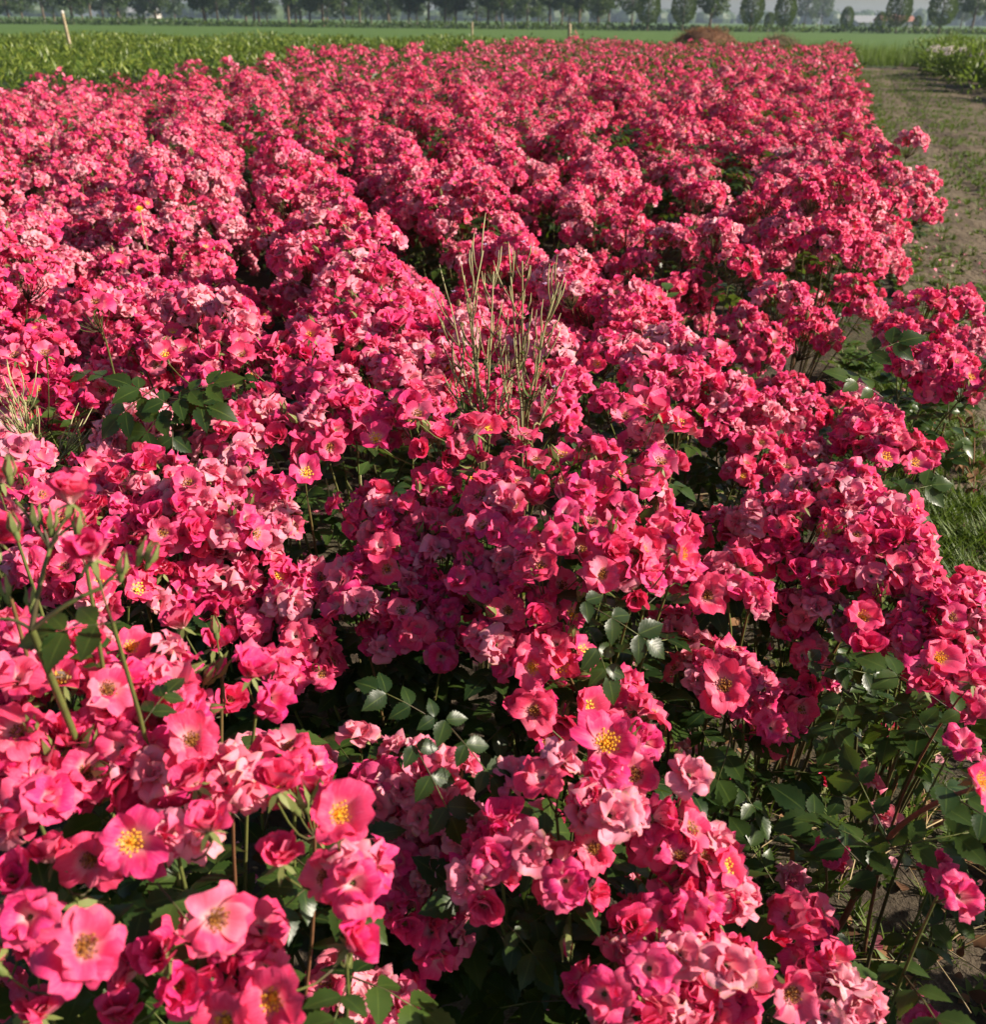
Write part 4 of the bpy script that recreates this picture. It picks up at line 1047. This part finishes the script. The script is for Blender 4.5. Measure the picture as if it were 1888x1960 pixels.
for s_ in (-1, 1):
    g = Geo(); g.add([(.002, s_ * .001, .002), (-.002, s_ * .0055, .0035), (-.0078, s_ * .006, .003), (-.0068, s_ * .0026, .0025)], [(0, 1, 2, 3)], (0, .5, 0, 0)); ob('wing', g.mesh('wing', [M['wing']]), rt)
    for q in (-.001, .0012, .0032):
        g = Geo(); tube(g, [(q, s_ * .0015, -.001), (q - .001, s_ * .0045, .0), (q - .002, s_ * .006, -.0035)], [.0004, .0003, .0002], 4, (0, 0, 0, 0), 0); ob('leg', g.mesh('leg', [M['stamen_old']]), rt)
rt.rotation_euler = (0, .2, .2)

# ---------------------------------------------------------------- ground cover, litter, path weeds
def blade_tuft(seed, n, h, spread):
    r = np.random.default_rng(seed); g = Geo()
    for _ in range(n):
        a = r.random() * 6.28; q = spread * .3 * r.random(); ln = h * (.5 + .6 * r.random()); out_ = spread * (.3 + .9 * r.random())
        c_, s2 = math.cos(a), math.sin(a); w_ = .0022 + .0018 * r.random()
        V, A = [], []
        for t, ww in ((0, 1), (.5, .85), (1, .05)):
            x = q + out_ * t ** 1.7; z = ln * (t - .25 * t * t); V += [(x * c_ - w_ * ww * s2, x * s2 + w_ * ww * c_, z), (x * c_ + w_ * ww * s2, x * s2 - w_ * ww * c_, z)]
            A += [(t, r.random() * .3 + .3, 0, -1), (t, .5, 0, 1)]
        g.add(V, [(0, 1, 3, 2), (2, 3, 5, 4)], np.array(A))
    return g
TUFT = [blade_tuft(600 + i, 16, .10, .06) for i in range(5)]
def rosette(seed):
    r = np.random.default_rng(seed); g = Geo()
    for k in range(9):
        a = k * 2.4 + r.random() * .5; leaflet(g, (0, 0, .004), (math.cos(a), math.sin(a), .45 + .4 * r.random()), np.array([0, 0, 1.0]), .04 + .02 * r.random(), .009, 4, r, .3 + .5 * r.random())
    return g
ROS = [rosette(620 + i) for i in range(4)]
def scatter(name, label, cat, protos, P, S, mats, seed, tilt=.1):
    r = np.random.default_rng(seed); g = Geo(); idx = r.integers(len(protos), size=len(P)); P = np.asarray(P); S = np.asarray(S)
    for i, pr in enumerate(protos):
        m = idx == i
        if not m.any(): continue
        D = np.stack([tilt * r.normal(size=m.sum()), tilt * r.normal(size=m.sum()), np.ones(m.sum())], 1)
        g.put(pr, frames(D, r.random(m.sum()) * 6.28), P[m], S[m], tint=.3 * r.normal(size=m.sum()))
    o = ob(name, g.mesh(name, mats)); return tag(o, label, cat, kind='stuff')
r = np.random.default_rng(71)
P, S = [], []
for _ in range(15000):
    y = 1.2 + 34 * r.random() ** 1.6; u_ = r.random()
    s_ = (.08 + .35 * abs(r.normal())) if u_ < .24 else (1.55 + .48 * r.normal() if u_ < .9 else 3.6 * r.random())
    x = edge_r(y) + s_
    if s_ < 0 or s_ > 4: continue
    if u_ >= .24 and vnoise(x * 1.0, y, 2.2) + .35 * r.normal() < .0: continue
    P.append((x, y, .022)); S.append((.42 + .75 * r.random()) * (.85 if u_ < .24 else .8))
scatter('path_weeds', 'low green weeds and grass tufts scattered along the dirt path', 'weeds', TUFT + ROS, P, S, [M['grass']], 72)
P, S = [], []
for _ in range(2600):
    x = .25 + 1.5 * r.random(); y = .75 + 2.6 * r.random()
    if x > edge_r(y) + .5: continue
    if vnoise(x, y, 5) + .5 * r.normal() < -.05: continue
    P.append((x, y, .0)); S.append(.3 + .55 * r.random())
scatter('ground_weeds', 'small weeds and moss tufts on the bare soil at lower right', 'weeds', TUFT + ROS, P, S, [M['grass']], 73)
P, S = [], []
for _ in range(900):
    x = .9 + .55 * r.random() + .0; y = 1.75 + 1.1 * r.random()
    x = edge_r(y) + (-.15 + .55 * r.random()); P.append((x, y, .012)); S.append(.5 + .7 * r.random())
for _ in range(500):
    y = 3.0 + 1.3 * r.random(); x = edge_r(y) + (-.25 + .5 * r.random()); P.append((x, y, .015)); S.append(.5 + .5 * r.random())
scatter('edge_grass', 'bright green grass patches where the soil meets the path', 'grass', TUFT, P, S, [M['grass']], 74)
def curl(seed, sz):
    r = np.random.default_rng(seed); g = Geo(); leaflet(g, (0, 0, .002), (1, .2, .25), np.array([.2, .3, 1.0]), sz, sz * .36, 4, r, r.random()); return g
DL = [curl(640 + i, .03) for i in range(5)]
P = np.stack([.2 + 1.3 * r.random(900), .7 + 2.4 * r.random(900), np.full(900, .018)], 1)
scatter('leaf_litter', 'brown dead leaves lying on the soil between the bushes', 'leaf litter', DL, P, .5 + .8 * r.random(900), [M['dead']], 75, .5)
P = np.stack([-.6 + 2.0 * r.random(420), .6 + 2.2 * r.random(420), np.full(420, .018)], 1)
PET = []
for i in range(4):
    q = np.random.default_rng(660 + i); V, v_, u_ = petal_grid(q, .024, .014, 10, 20, .4, .3, .9, 3, 3); PET.append(Geo().add(V, grid_faces(3, 3), np.stack([v_, v_ * 0 + q.random(), v_ * 0 + .25 * i, u_], 1)))
scatter('fallen_petals', 'pink petals fallen on the soil under the bushes', 'fallen petals', PET, P, .8 + .4 * r.random(420), [M['petal']], 76, .5)
def straw(seed):
    r = np.random.default_rng(seed); g = Geo(); tube(g, curve((0, 0, .01), (.10 + .06 * r.random(), .02 * r.normal(), .012), (0, .012 * r.normal(), .01 * r.random()), 5), [.0009] * 5, 4, (0, r.random(), 0, 0), 0); return g
P = np.stack([.3 + 1.3 * r.random(260), .8 + 2.2 * r.random(260), np.full(260, .012)], 1)
scatter('dry_straw', 'dry straw stalks strewn on the soil at lower right', 'straw', [straw(680 + i) for i in range(5)], P, .7 + .9 * r.random(260), [M['straw']], 77, .15)

def clod(seed):
    r = np.random.default_rng(seed); g = Geo(); ell(g, (0, 0, .2), (1, .8, .55), 6, 4, (0, .5, 0, 0)); V = g.V[0]; V *= 1 + .22 * r.normal(size=V.shape); return g
r = np.random.default_rng(79); n = 2600; yy = 1.5 + 26 * r.random(n) ** 1.5; ss = 3.9 * r.random(n)
P = np.stack([edge_r(yy) + ss, yy, np.full(n, .026)], 1)
scatter('soil_clods', 'small clods and stones lying on the dirt path', 'clods', [clod(690 + i) for i in range(5)], P, .006 + .016 * r.random(n) ** 2, [M['path']], 78, .3)
n = 260; yy = 1.5 + 8 * r.random(n); P = np.stack([edge_r(yy) + np.abs(r.normal(size=n)) * .5, yy, np.full(n, .038)], 1)
scatter('path_petals', 'pink petals blown onto the dirt path edge', 'fallen petals', PET, P, .8 + .4 * r.random(n), [M['petal']], 70, .5)
# dry brown branch at the right edge
r = np.random.default_rng(88); c = at_z(1868, 900, .06); base = np.array([c[0], c[1], 0.0])
rt = root('dry_branch', base, 'dead branch with curled brown leaves lying at the right edge by the path', 'branch')
for k in range(7):
    a = r.random() * 6.28; ln = .14 + .14 * r.random(); e = np.array([ln * math.cos(a), ln * math.sin(a), .05 + .18 * r.random()])
    g = Geo(); pts = curve((0, 0, .015), e, (0, 0, .03), 6); tube(g, pts, np.linspace(.0035, .0012, 6), 5, (0, .5, 0, 0), 0); ob('twig', g.mesh('twig', [M['dead']]), rt)
    for j in range(7):
        p = pts[1 + int(r.integers(5))]; d = r.normal(size=3); d[2] -= .5; g = Geo(); leaflet(g, p, d, np.array([.1, .2, 1.0]), .05, .012, 5, r, r.random()); ob('leaf', g.mesh('leaf', [M['dead']]), rt)

# ---------------------------------------------------------------- crops and grass beyond the roses
CL = []
for i in range(4):
    r = np.random.default_rng(700 + i); g = Geo(); leaflet(g, (0, 0, 0), (1, 0, .5), np.array([0, 0, 1.0]), .19, .026, 4, r, .4); CL.append(g)
r = np.random.default_rng(81); P, D = [], []
n = 0
while n < 50000:
    y = 10 + 31 * r.random() ** .8; x = edge_l(y) - .15 - r.random() * (.62 * y + 1)
    if x < -.60 * y - 1.5: continue
    n += 1
    hh = (.42 + .36 * r.random()) * (1 + .18 * math.sin(x * .9) * math.sin(y * .6)); P.append((x, y, hh)); a = r.random() * 6.28; D.append((math.cos(a), math.sin(a), .5 + .5 * r.normal()))
P = np.array(P); D = np.array(D); g = Geo(); idx = r.integers(4, size=len(P))
for i in range(4):
    m = idx == i; g.put(CL[i], frames_x(D[m], .5 * r.normal(size=m.sum())), P[m], .45 + .5 * r.random(m.sum()), tint=.45 * r.normal(size=m.sum()))
tag(ob('leafy_crop', g.mesh('leafy_crop', [M['crop']])), 'tall leafy green crop standing left of the rose field', 'crop', kind='stuff')
M['undergrowth'] = mat_ground('crop soil', ((.02, .035, .012), (.035, .055, .018), (.03, .03, .018)), 4, .6, .03)
polymesh('crop_bed', [(-40, 8, .0), (edge_l(8) - .3, 8, .0), (edge_l(41) - .3, 41, .0), (-40, 41, .0)], M['undergrowth'])
TALL = [blade_tuft(720 + i, 16, .62, .20) for i in range(4)]
for t in TALL:
    V, A = t.flat()
P = []; r = np.random.default_rng(82)
for _ in range(5200):
    y = 38.5 + 12 * r.random() ** 1.5; x = -30 + 50 * r.random()
    if x < -.6 * y: continue
    P.append((x, y, 0))
for _ in range(1800):
    x = -30 + 28 * r.random(); y = 41 + 10 * r.random(); P.append((x, y, 0))
TW = []
for i in range(4):
    q = np.random.default_rng(740 + i); g = Geo()
    for _ in range(9):
        a = q.random() * 6.28; o_ = .22 * q.random(); c_, s2 = math.cos(a), math.sin(a); w_ = .011; ln = .35 + .3 * q.random()
        g.add([(.05 * c_ - w_ * s2, .05 * s2 + w_ * c_, 0), (.05 * c_ + w_ * s2, .05 * s2 - w_ * c_, 0), ((.05 + o_) * c_, (.05 + o_) * s2, ln)], [(0, 1, 2)], [(0, .4, 0, 0), (0, .4, 0, 0), (1, .7, 0, 0)])
    TW.append(g)
scatter('tall_grass', 'rough tall grass verge behind the rose field', 'grass', TW, P, .8 + .6 * r.random(len(P)), [M['grass']], 83)
M['strawbed'] = mat_ground('straw edge', ((.22, .16, .08), (.32, .24, .12), (.14, .10, .05)), 3, .8, .04)
polymesh('straw_strip', [(edge_r(46), 46, .02), (edge_r(46) + 5.2, 46, .02), (edge_r(47) + 5.4, 48.2, .02), (edge_r(47), 48.2, .02)], M['strawbed'])
M['puddle'] = mat_simple('wet ground', (.10, .10, .10), (.14, .14, .14), .12, 0, 3, .5, attr=False)
g = Geo(); a = np.arange(18) * 2 * math.pi / 18; pc_ = at_z(1662, 127, .02)
V = [(pc_[0] + 1.0 * math.cos(x) * (1 + .2 * math.sin(3 * x)), pc_[1] + 2.0 * math.sin(x) * (1 + .15 * math.cos(2 * x)), .042) for x in a]
g.add(V, [list(range(18))]); tag(ob('puddle', g.mesh('puddle', [M['puddle']], False)), 'pale puddle on the path beside the far roses', 'puddle')

# shrubs right of the path
def leaf_card(): 
    g = Geo(); g.add([(0, 0, 0), (.05, .018, .008), (.11, 0, -.005), (.05, -.018, .008)], [(0, 3, 2, 1)], [(0, .4, 0, 0), (.5, .4, 0, 1), (1, .5, 0, 0), (.5, .4, 0, -1)]); return g
LC = leaf_card()
def shrub_geo(seed, rx, ry, h, n, up):
    r = np.random.default_rng(seed); g = Geo()
    lob = [(r.normal() * .45 * rx, r.normal() * .45 * ry, h * (.35 + .4 * r.random()), .35 + .25 * r.random()) for _ in range(12)]
    P, D = [], []
    for _ in range(n):
        l = lob[int(r.integers(12))]; d = r.normal(size=3); d /= np.linalg.norm(d); q = .75 + .3 * r.random()
        p = np.array([l[0] + d[0] * l[3] * rx * q, l[1] + d[1] * l[3] * ry * q, l[2] + d[2] * l[3] * h * .8 * q])
        if p[2] < .03 or p[2] > h * 1.12: continue
        P.append(p); dd = d + np.array([0, 0, up]) + .6 * r.normal(size=3); D.append(dd)
    g.put(LC, frames_x(np.array(D), r.normal(size=len(P))), np.array(P), 1.0 + .6 * r.random(len(P)), tint=.35 * r.normal(size=len(P)))
    return g
M['shrub'] = mat_leaf('shrub leaf', (.06, .10, .010), (.20, .25, .03), (.15, .2, .04), .35, .5, .3, False)
SHR = [shrub_geo(800 + i, 1.0, 1.4, 1.0, 2600, .8).mesh('foliage', [M['shrub']]) for i in range(3)]
SBR = []
for i in range(2):
    q = np.random.default_rng(810 + i); g = Geo()
    for _ in range(8):
        a = q.random() * 6.28; tube(g, curve((.1 * math.cos(a), .1 * math.sin(a), 0), (.5 * math.cos(a), .6 * math.sin(a), .75), (0, 0, .05), 5), np.linspace(.014, .004, 5), 5, (0, .4, 0, 0), 0, False)
    SBR.append(g.mesh('branch_frame', [M['cane']]))
for i, y in enumerate((21.5, 24.2, 27, 30, 33, 36.2, 39.5, 43)):
    x = edge_r(y) + 3.9 + .2 * math.sin(i * 2)
    rt = root('leafy_shrub', (x, y, 0), f'yellowish green leafy shrub right of the path, {ordinal(i + 1)} from the near end of its row', 'shrub', 'shrubs along the far right path')
    o = ob('foliage', SHR[i % 3], rt); o.rotation_euler = (0, 0, i * 1.3); o.scale = (1, 1, .95 + .1 * math.sin(i)); o['kind'] = 'stuff'; ob('branch_frame', SBR[i % 2], rt)
WF = []
wfade = far_blossom(0, 99)
for i in range(2):
    q = np.random.default_rng(820 + i); g = Geo(); P = []; D = []
    cc = q.random((11, 2)) * 1.3 - .65
    for c2 in cc:
        for _ in range(26):
            d = q.normal(size=3); d[2] = abs(d[2]); d /= np.linalg.norm(d); P.append((c2[0] + .12 * d[0], c2[1] + .12 * d[1], .52 + .25 * (1 - c2[0] ** 2) + .10 * d[2])); D.append(d)
    g.put(wfade, frames(np.array(D), q.random(len(P)) * 6), np.array(P), 1.15); WF.append(g.mesh('bloom_cover', [M['white_petal']]))
WL = [shrub_geo(830 + i, .75, .8, .62, 1200, .4).mesh('foliage', [M['leaf']]) for i in range(2)]
for i, (px, py) in enumerate(((1808, 148), (1852, 158), (1890, 172))):
    c = at_z(px, py, 0)
    rt = root('white_rose_bush', (c[0] + .1, c[1] + .3, 0), ['white-flowered rose bush farthest back at the right path edge', 'white-flowered rose bush between two others right of the path', 'white-flowered rose bush cut by the right edge of the picture'][i], 'rose bush', 'white rose bushes right of the path')
    o = ob('foliage', WL[i % 2], rt); o['kind'] = 'stuff'; o.rotation_euler = (0, 0, i * 2.0); o = ob('bloom_cover', WF[i % 2], rt); o['kind'] = 'stuff'; o.rotation_euler = (0, 0, i * 1.1); ob('branch_frame', SBR[i % 2], rt).scale = (.8, .8, .7)

# ---------------------------------------------------------------- brush piles and posts
def brush_pile(label, px, ybase, y, wdt, h, seed, mat):
    r = np.random.default_rng(seed); c = at_y(px, ybase, y)
    rt = root('brush_pile', (c[0], y, 0), label, 'brush pile', 'brush piles behind the roses')
    g = Geo(); nu, nv = 18, 8; V = []
    for i in range(nv + 1):
        t = i / nv
        for j in range(nu + 1):
            a = 2 * math.pi * j / nu; q = wdt / 2 * math.cos(t * math.pi / 2) ** .7 * (1 + .12 * math.sin(3 * a + 1) + .07 * math.sin(7 * a)); V.append((q * math.cos(a), q * .8 * math.sin(a), h * .86 * math.sin(t * math.pi / 2) ** .8 + .03 * math.sin(9 * a + 5 * t)))
    g.add(V, grid_faces(nu, nv), (0, .1, 0, 0)); ob('heap_core', g.mesh('heap_core', [mat]), rt)
    g = Geo()
    for _ in range(900):
        a = r.random() * 6.28; t = r.random(); q = wdt / 2 * math.cos(t * math.pi / 2) ** .7; p = np.array([q * math.cos(a), q * .8 * math.sin(a), h * .86 * math.sin(t * math.pi / 2) ** .8])
        d = np.array([math.cos(a), math.sin(a), .2]) * .5 + r.normal(size=3) * .6; d /= np.linalg.norm(d); ln = .15 + .40 * r.random()
        tube(g, curve(p - d * ln * .6, p + d * ln * .6, r.normal(size=3) * .03, 4), [.008, .007, .006, .003], 3, (0, r.random(), 0, 0), 0, False)
    o = ob('twig_mass', g.mesh('twig_mass', [mat]), rt); o['kind'] = 'stuff'
M['brown'] = mat_simple('dry brown brush', (.10, .045, .022), (.30, .15, .075), .9, 0, 6)
M['greybrown'] = mat_simple('weathered brush', (.12, .10, .05), (.22, .17, .09), .9, 0, 6)
brush_pile('reddish brown heap of dry brush behind the far roses', 1351, 80, 41, 2.6, 1.32, 1, M['brown'])
brush_pile('low grey brown heap half hidden behind the far right roses', 1492, 80, 42, 1.9, 1.0, 2, M['greybrown'])
M['wood'] = mat_simple('weathered post wood', (.26, .20, .12), (.48, .40, .27), .85, 0, 9, .2, .5, attr=False)
M['whitepaint'] = mat_simple('white paint', (.50, .48, .44), (.60, .58, .54), .6, 0, 8, attr=False)
def post(label, px, ytop, y, rad, lean, cap):
    c = at_y(px, ytop, y); h = c[2]
    rt = root('wooden_post', (c[0] + lean, y, 0), label, 'post', 'posts in the fields')
    g = Geo(); tube(g, smooth([(0, 0, -.1), (-lean * .5, 0, h * .5), (-lean, 0, h)], 8), np.linspace(rad * 1.1, rad, 8), 10, (0, .5, 0, 0), 0); ob('shaft', g.mesh('shaft', [M['wood']]), rt)
    g = Geo(); tube(g, [(-lean, 0, h + .004), (-lean, 0, h + .05), (-lean, 0, h + .065)], [rad * 1.12, rad * 1.12, rad * .7], 10, (0, .5, 0, 0), 0); ob('cap', g.mesh('cap', [M[cap]]), rt)
post('leaning pale post with a white top standing in the left crop', 119, 26, 27, .038, .10, 'whitepaint')
post('upright wooden post behind the middle of the far roses', 1091, 50, 40.5, .065, 0, 'wood')
post('short pale post in the tall grass left of the upright post', 904, 46, 44, .04, 0, 'wood')

# ---------------------------------------------------------------- trees, hedge, barns, far wood
M['bark'] = mat_simple('bark', (.07, .055, .04), (.17, .13, .09), .9, 0, 3, .2, .5, attr=False, bdist=.05)
M['treeleaf'] = mat_leaf('tree leaf', (.018, .040, .012), (.050, .085, .022), (.05, .08, .03), .25, .5, .3, False)
M['eggleaf'] = mat_leaf('clipped tree leaf', (.030, .055, .016), (.075, .11, .03), (.05, .08, .03), .25, .5, .3, False)
TC = Geo(); TC.add([(0, 0, 0), (.26, .17, .04), (.55, .02, -.05), (.28, -.16, .03)], [(0, 3, 2, 1)], [(0, .4, 0, 0), (.5, .4, 0, 1), (1, .5, 0, 0), (.5, .4, 0, -1)])
def avenue_tree(seed, h=14., base_h=3.0):
    r = np.random.default_rng(seed); tr = Geo(); lean = r.normal() * .25
    top = (lean, r.normal() * .2, h * .8)
    tube(tr, smooth([(0, 0, -.2), (lean * .2, .05, 2.2), (lean * .5, 0, h * .4), top], 12), np.linspace(.30, .07, 12), 9, (0, .5, 0, 0), 0, False)
    lobes = []
    for k in range(20):
        a = k * 2.4 + r.random(); z = base_h + 1.0 + (h - base_h - 2) * (k / 20) ** 1.1; q = (1.2 + 2.4 * math.sin(math.pi * min(1, (z - base_h + 1.2) / (h - base_h + 1.5)))) * (.55 + .5 * r.random())
        e = np.array([q * math.cos(a), q * math.sin(a), z]); st = np.array([lean * .3, 0, max(2.2, z - 1.4 - r.random())])
        tube(tr, curve(st, e, (0, 0, .25), 5), np.linspace(.09, .025, 5), 5, (0, .5, 0, 0), 0, False)
        lobes.append((e, .9 + .7 * r.random()))
    P, D = [], []
    for _ in range(3400):
        e, q = lobes[int(r.integers(len(lobes)))]; d = r.normal(size=3); d /= np.linalg.norm(d); P.append(e + d * q * (.45 + .6 * r.random()) * np.array([1, 1, .75])); D.append(d + .7 * r.normal(size=3) + np.array([0, 0, -.2]))
    g = Geo(); g.put(TC, frames_x(np.array(D), r.normal(size=len(P))), np.array(P), .7 + .6 * r.random(len(P)), tint=.35 * r.normal(size=len(P)))
    return tr.mesh('trunk', [M['bark']]), g.mesh('crown', [M['treeleaf']], False)
def egg_tree(seed, h=6.6, wdt=2.0):
    r = np.random.default_rng(seed); tr = Geo(); tube(tr, [(0, 0, -.2), (0, 0, 1.2), (.05, 0, h * .7)], [.15, .13, .05], 8, (0, .5, 0, 0), 0, False)
    P, D = [], []
    for _ in range(2600):
        d = r.normal(size=3); d /= np.linalg.norm(d); q = .72 + .3 * r.random() ** .6
        z = .5 * d[2] * q + .5; rad = wdt * math.sqrt(max(0, 1 - (2 * z - 1) ** 2)) * (.95 - .25 * (z - .5)) if 0 < z < 1 else .1
        hd = np.hypot(d[0], d[1]) + 1e-6
        P.append((d[0] / hd * rad * (.62 + .40 * r.random() ** .6), d[1] / hd * rad * (.62 + .40 * r.random() ** .6), .9 + (h - .9) * z)); D.append((d[0], d[1], .9 + .5 * r.normal()))
    g = Geo(); g.put(TC, frames_x(np.array(D), r.normal(size=len(P))), np.array(P), .45 + .4 * r.random(len(P)), tint=.35 * r.normal(size=len(P)))
    return tr.mesh('trunk', [M['bark']]), g.mesh('crown', [M['eggleaf']], False)
AV = [avenue_tree(s_, 14 + i, 2.6 + .3 * i) for i, s_ in enumerate((1, 2, 3, 4))]
AVL = [avenue_tree(s_, 13 + i, 1.7) for i, s_ in enumerate((5, 6, 7))]
EG = [egg_tree(s_) for s_ in (11, 12, 13)]
def tree(name, lab, lib, i, px, y, s_, group, cat='tree', rot=None):
    c = at_y(px, 50, y); rt = root(name, (c[0], y, 0), lab, cat, group)
    t_, c_ = lib[i % len(lib)]
    a = ob('trunk', t_, rt); b_ = ob('crown', c_, rt)
    rt.rotation_euler = (0, 0, (px * 1.7) % 6.28 if rot is None else rot); rt.scale = (s_, s_, s_)
front = [140, 228, 393, 553, 619, 783, 820, 852, 873, 934, 962, 1052, 1109, 1144]
for i, px in enumerate(front):
    tree('avenue_tree', f'dark-trunked avenue tree in the far row, {ordinal(i + 1)} of the front trunks from the left', AV, i, px, 188 + 5 * math.sin(i * 1.7), .92 + .12 * math.sin(i * 2.3), 'avenue trees beyond the meadow')
back = [20, 87, 176, 300, 418, 487, 497, 576, 594, 659, 689, 744, 1010, 1075, 1165]
for i, px in enumerate(back):
    tree('avenue_tree', f'paler-trunked avenue tree standing behind the front row, {ordinal(i + 1)} from the left', AVL if i % 3 == 0 else AV, i + 1, px, 235 + 12 * math.sin(i * 2.1), 1.0 + .1 * math.sin(i * 1.3), 'avenue trees beyond the meadow')
for i in range(26):
    px = -40 + i * 47 + 12 * math.sin(i * 5.1)
    tree('avenue_tree', f'hazy background tree, {ordinal(i + 1)} from the left in the farthest belt', AVL, i + 2, px, 300 + 40 * math.sin(i * 3.3), 1.0 + .15 * math.sin(i * 2.9), 'hazy trees behind the avenue')
for i, px in enumerate((1240, 1307, 1437, 1501, 1717, 1800)):
    tree('clipped_tree', f'egg-shaped clipped tree at the far meadow edge, {ordinal(i + 1)} of six from the left', EG, i, px, 172 + 3 * math.sin(i * 2), (.92, 1.0, .92, .86, 1.0, 1.06)[i], 'egg-shaped trees by the meadow')
for px, y, s_, lab in ((1210, 215, .8, 'thin-trunked tree left of the first egg-shaped tree'), (1360, 180, .85, 'tree with a bare trunk behind the brown brush heap'), (1862, 190, .9, 'tall tree with a straight trunk at the far right'),
                      (1540, 420, 1.15, 'hazy blue broad tree behind the egg-shaped trees, left one of a pair'), (1572, 430, 1.1, 'hazy blue broad tree behind the egg-shaped trees, right one of a pair'), (1840, 400, 1.0, 'hazy tree behind the last egg-shaped tree'), (1900, 380, 1.0, 'hazy tree cut by the right picture edge')):
    tree('avenue_tree', lab, AV, int(px), px, y, s_, 'avenue trees beyond the meadow')
for i, (px, y, s_) in enumerate(((1472, 190, .45), (1620, 200, .62), (1685, 205, .5), (1756, 205, .42))):
    tree('young_tree', f'small slim young tree between the egg-shaped trees, {ordinal(i + 1)} from the left', EG, i, px, y, s_, 'young trees by the meadow')
r = np.random.default_rng(95); n = 9000
X = -150 + 320 * r.random(n); P = np.stack([X, 178 + 3 * np.sin(X * .05) + 1.6 * r.normal(size=n) - .0002 * X ** 2, np.abs(r.normal(size=n)) * .36 * (1 + .5 * np.sin(X * .13) * np.sin(X * .031))], 1)
g = Geo(); g.put(TC, frames_x(r.normal(size=(n, 3)) + np.array([0, 0, .8]), r.normal(size=n)), P, .9 + .7 * r.random(n), tint=.3 * r.normal(size=n))
tag(ob('meadow_hedge', g.mesh('meadow_hedge', [M['treeleaf']], False)), 'low dark hedge bank along the far edge of the green meadow', 'hedge', kind='stuff')
# barns
M['barnwall'] = mat_simple('barn wall', (.42, .38, .34), (.55, .50, .46), .8, 0, 1.5, attr=False)
M['barnroof'] = mat_simple('barn roof', (.26, .27, .28), (.34, .34, .35), .6, 0, 1.5, attr=False)
M['redroof'] = mat_simple('tiled roof', (.30, .12, .08), (.42, .18, .12), .8, 0, 2, attr=False)
M['dark'] = mat_simple('dark opening', (.03, .03, .03), (.05, .05, .05), .6, 0, 3, attr=False)
def box(g, x0, x1, y0, y1, z0, z1):
    V = [(x, y, z) for z in (z0, z1) for y in (y0, y1) for x in (x0, x1)]
    g.add(V, [(0, 2, 3, 1), (4, 5, 7, 6), (0, 1, 5, 4), (2, 6, 7, 3), (0, 4, 6, 2), (1, 3, 7, 5)])
def barn(label, px, y, wdt, h, rh, roof):
    c = at_y(px, 45, y); rt = root('farm_building', (c[0], y, 0), label, 'building', 'farm buildings on the horizon')
    g = Geo(); box(g, -wdt / 2, wdt / 2, 0, 12, 0, h); wl = ob('wall', g.mesh('wall', [M['barnwall']], False), rt)
    g = Geo(); e = .5
    V = [(-wdt / 2 - e, -e, h - .1), (wdt / 2 + e, -e, h - .1), (wdt / 2 + e, 6, h + rh), (-wdt / 2 - e, 6, h + rh), (-wdt / 2 - e, 12 + e, h - .1), (wdt / 2 + e, 12 + e, h - .1)]
    g.add(V, [(0, 1, 2, 3), (3, 2, 5, 4), (0, 4, 5, 1)]); g.add([V[0], V[3], V[4], V[1], V[5], V[2]], [(0, 1, 2), (3, 4, 5)]); ob('roof', g.mesh('roof', [M[roof]], False), rt)
    for k in range(3):
        x = (k - 1) * wdt * .3; g = Geo(); box(g, x - wdt * .06, x + wdt * .06, -.06, .03, .1 if k == 1 else 1.2, h * .8); ob('door' if k == 1 else 'window', g.mesh('opening', [M['dark']], False), rt)
barn('long pale barn on the horizon between young trees at right', 1660, 560, 20, 2.6, 2.4, 'barnroof')
barn('lower grey shed in front of the long pale barn', 1670, 520, 13, 1.8, 1.2, 'barnroof')
barn('small farmhouse with reddish roof left of the fifth egg-shaped tree', 1706, 470, 7, 2.6, 2.4, 'redroof')
barn('small farmhouse with reddish roof right of the fifth egg-shaped tree', 1738, 470, 7, 2.4, 2.2, 'redroof')
barn('distant pale farm shed seen between trunks at far left', 268, 560, 16, 3, 2.5, 'barnroof')
# far wood
r = np.random.default_rng(97); g = Geo()
LB = Geo(); ell(LB, (0, 0, 0), (1, 1, 1), 8, 5, (.5, .4, 0, 0))
X = np.linspace(-760, 900, 330) + 3 * r.normal(size=330)
P = np.stack([X, 880 + 40 * np.sin(X * .004) + 25 * r.normal(size=330), 3.0 + 1.5 * r.random(330)], 1)
S = np.stack([5 + 4 * r.random(330), 6 + 4 * r.random(330), 5.0 + 3.2 * r.random(330) + 1.5 * np.sin(X * .02)], 1)
g.put(LB, rotz(r.random(330) * 6.28), P, S, tint=.3 * r.normal(size=330))
n = 16000; k = r.integers(330, size=n); d = r.normal(size=(n, 3)); d[:, 2] = np.abs(d[:, 2]); d /= np.linalg.norm(d, axis=1, keepdims=True)
g.put(TC, frames_x(r.normal(size=(n, 3)), r.normal(size=n)), P[k] + d * S[k] * (1 + .06 * r.normal(size=(n, 1))), 3.0, tint=.3 * r.normal(size=n))
tag(ob('far_wood', g.mesh('far_wood', [M['treeleaf']], False)), 'blue hazy wood along the horizon', 'wood', kind='stuff')
# ---------------------------------------------------------------- haze
m, nt, out = newmat('haze air'); v = N(nt, 'ShaderNodeVolumePrincipled')
v.inputs['Color'].default_value = (.62, .78, 1.0, 1); v.inputs['Density'].default_value = HAZE; v.inputs['Anisotropy'].default_value = .2
L(nt, v.outputs[0], out.inputs['Volume'])
g = Geo(); box(g, -1600, 1600, -60, 1600, -1.05, 24); tag(ob('haze', g.mesh('haze', [m], False)), 'thin blue morning haze over the fields', 'haze', kind='stuff')
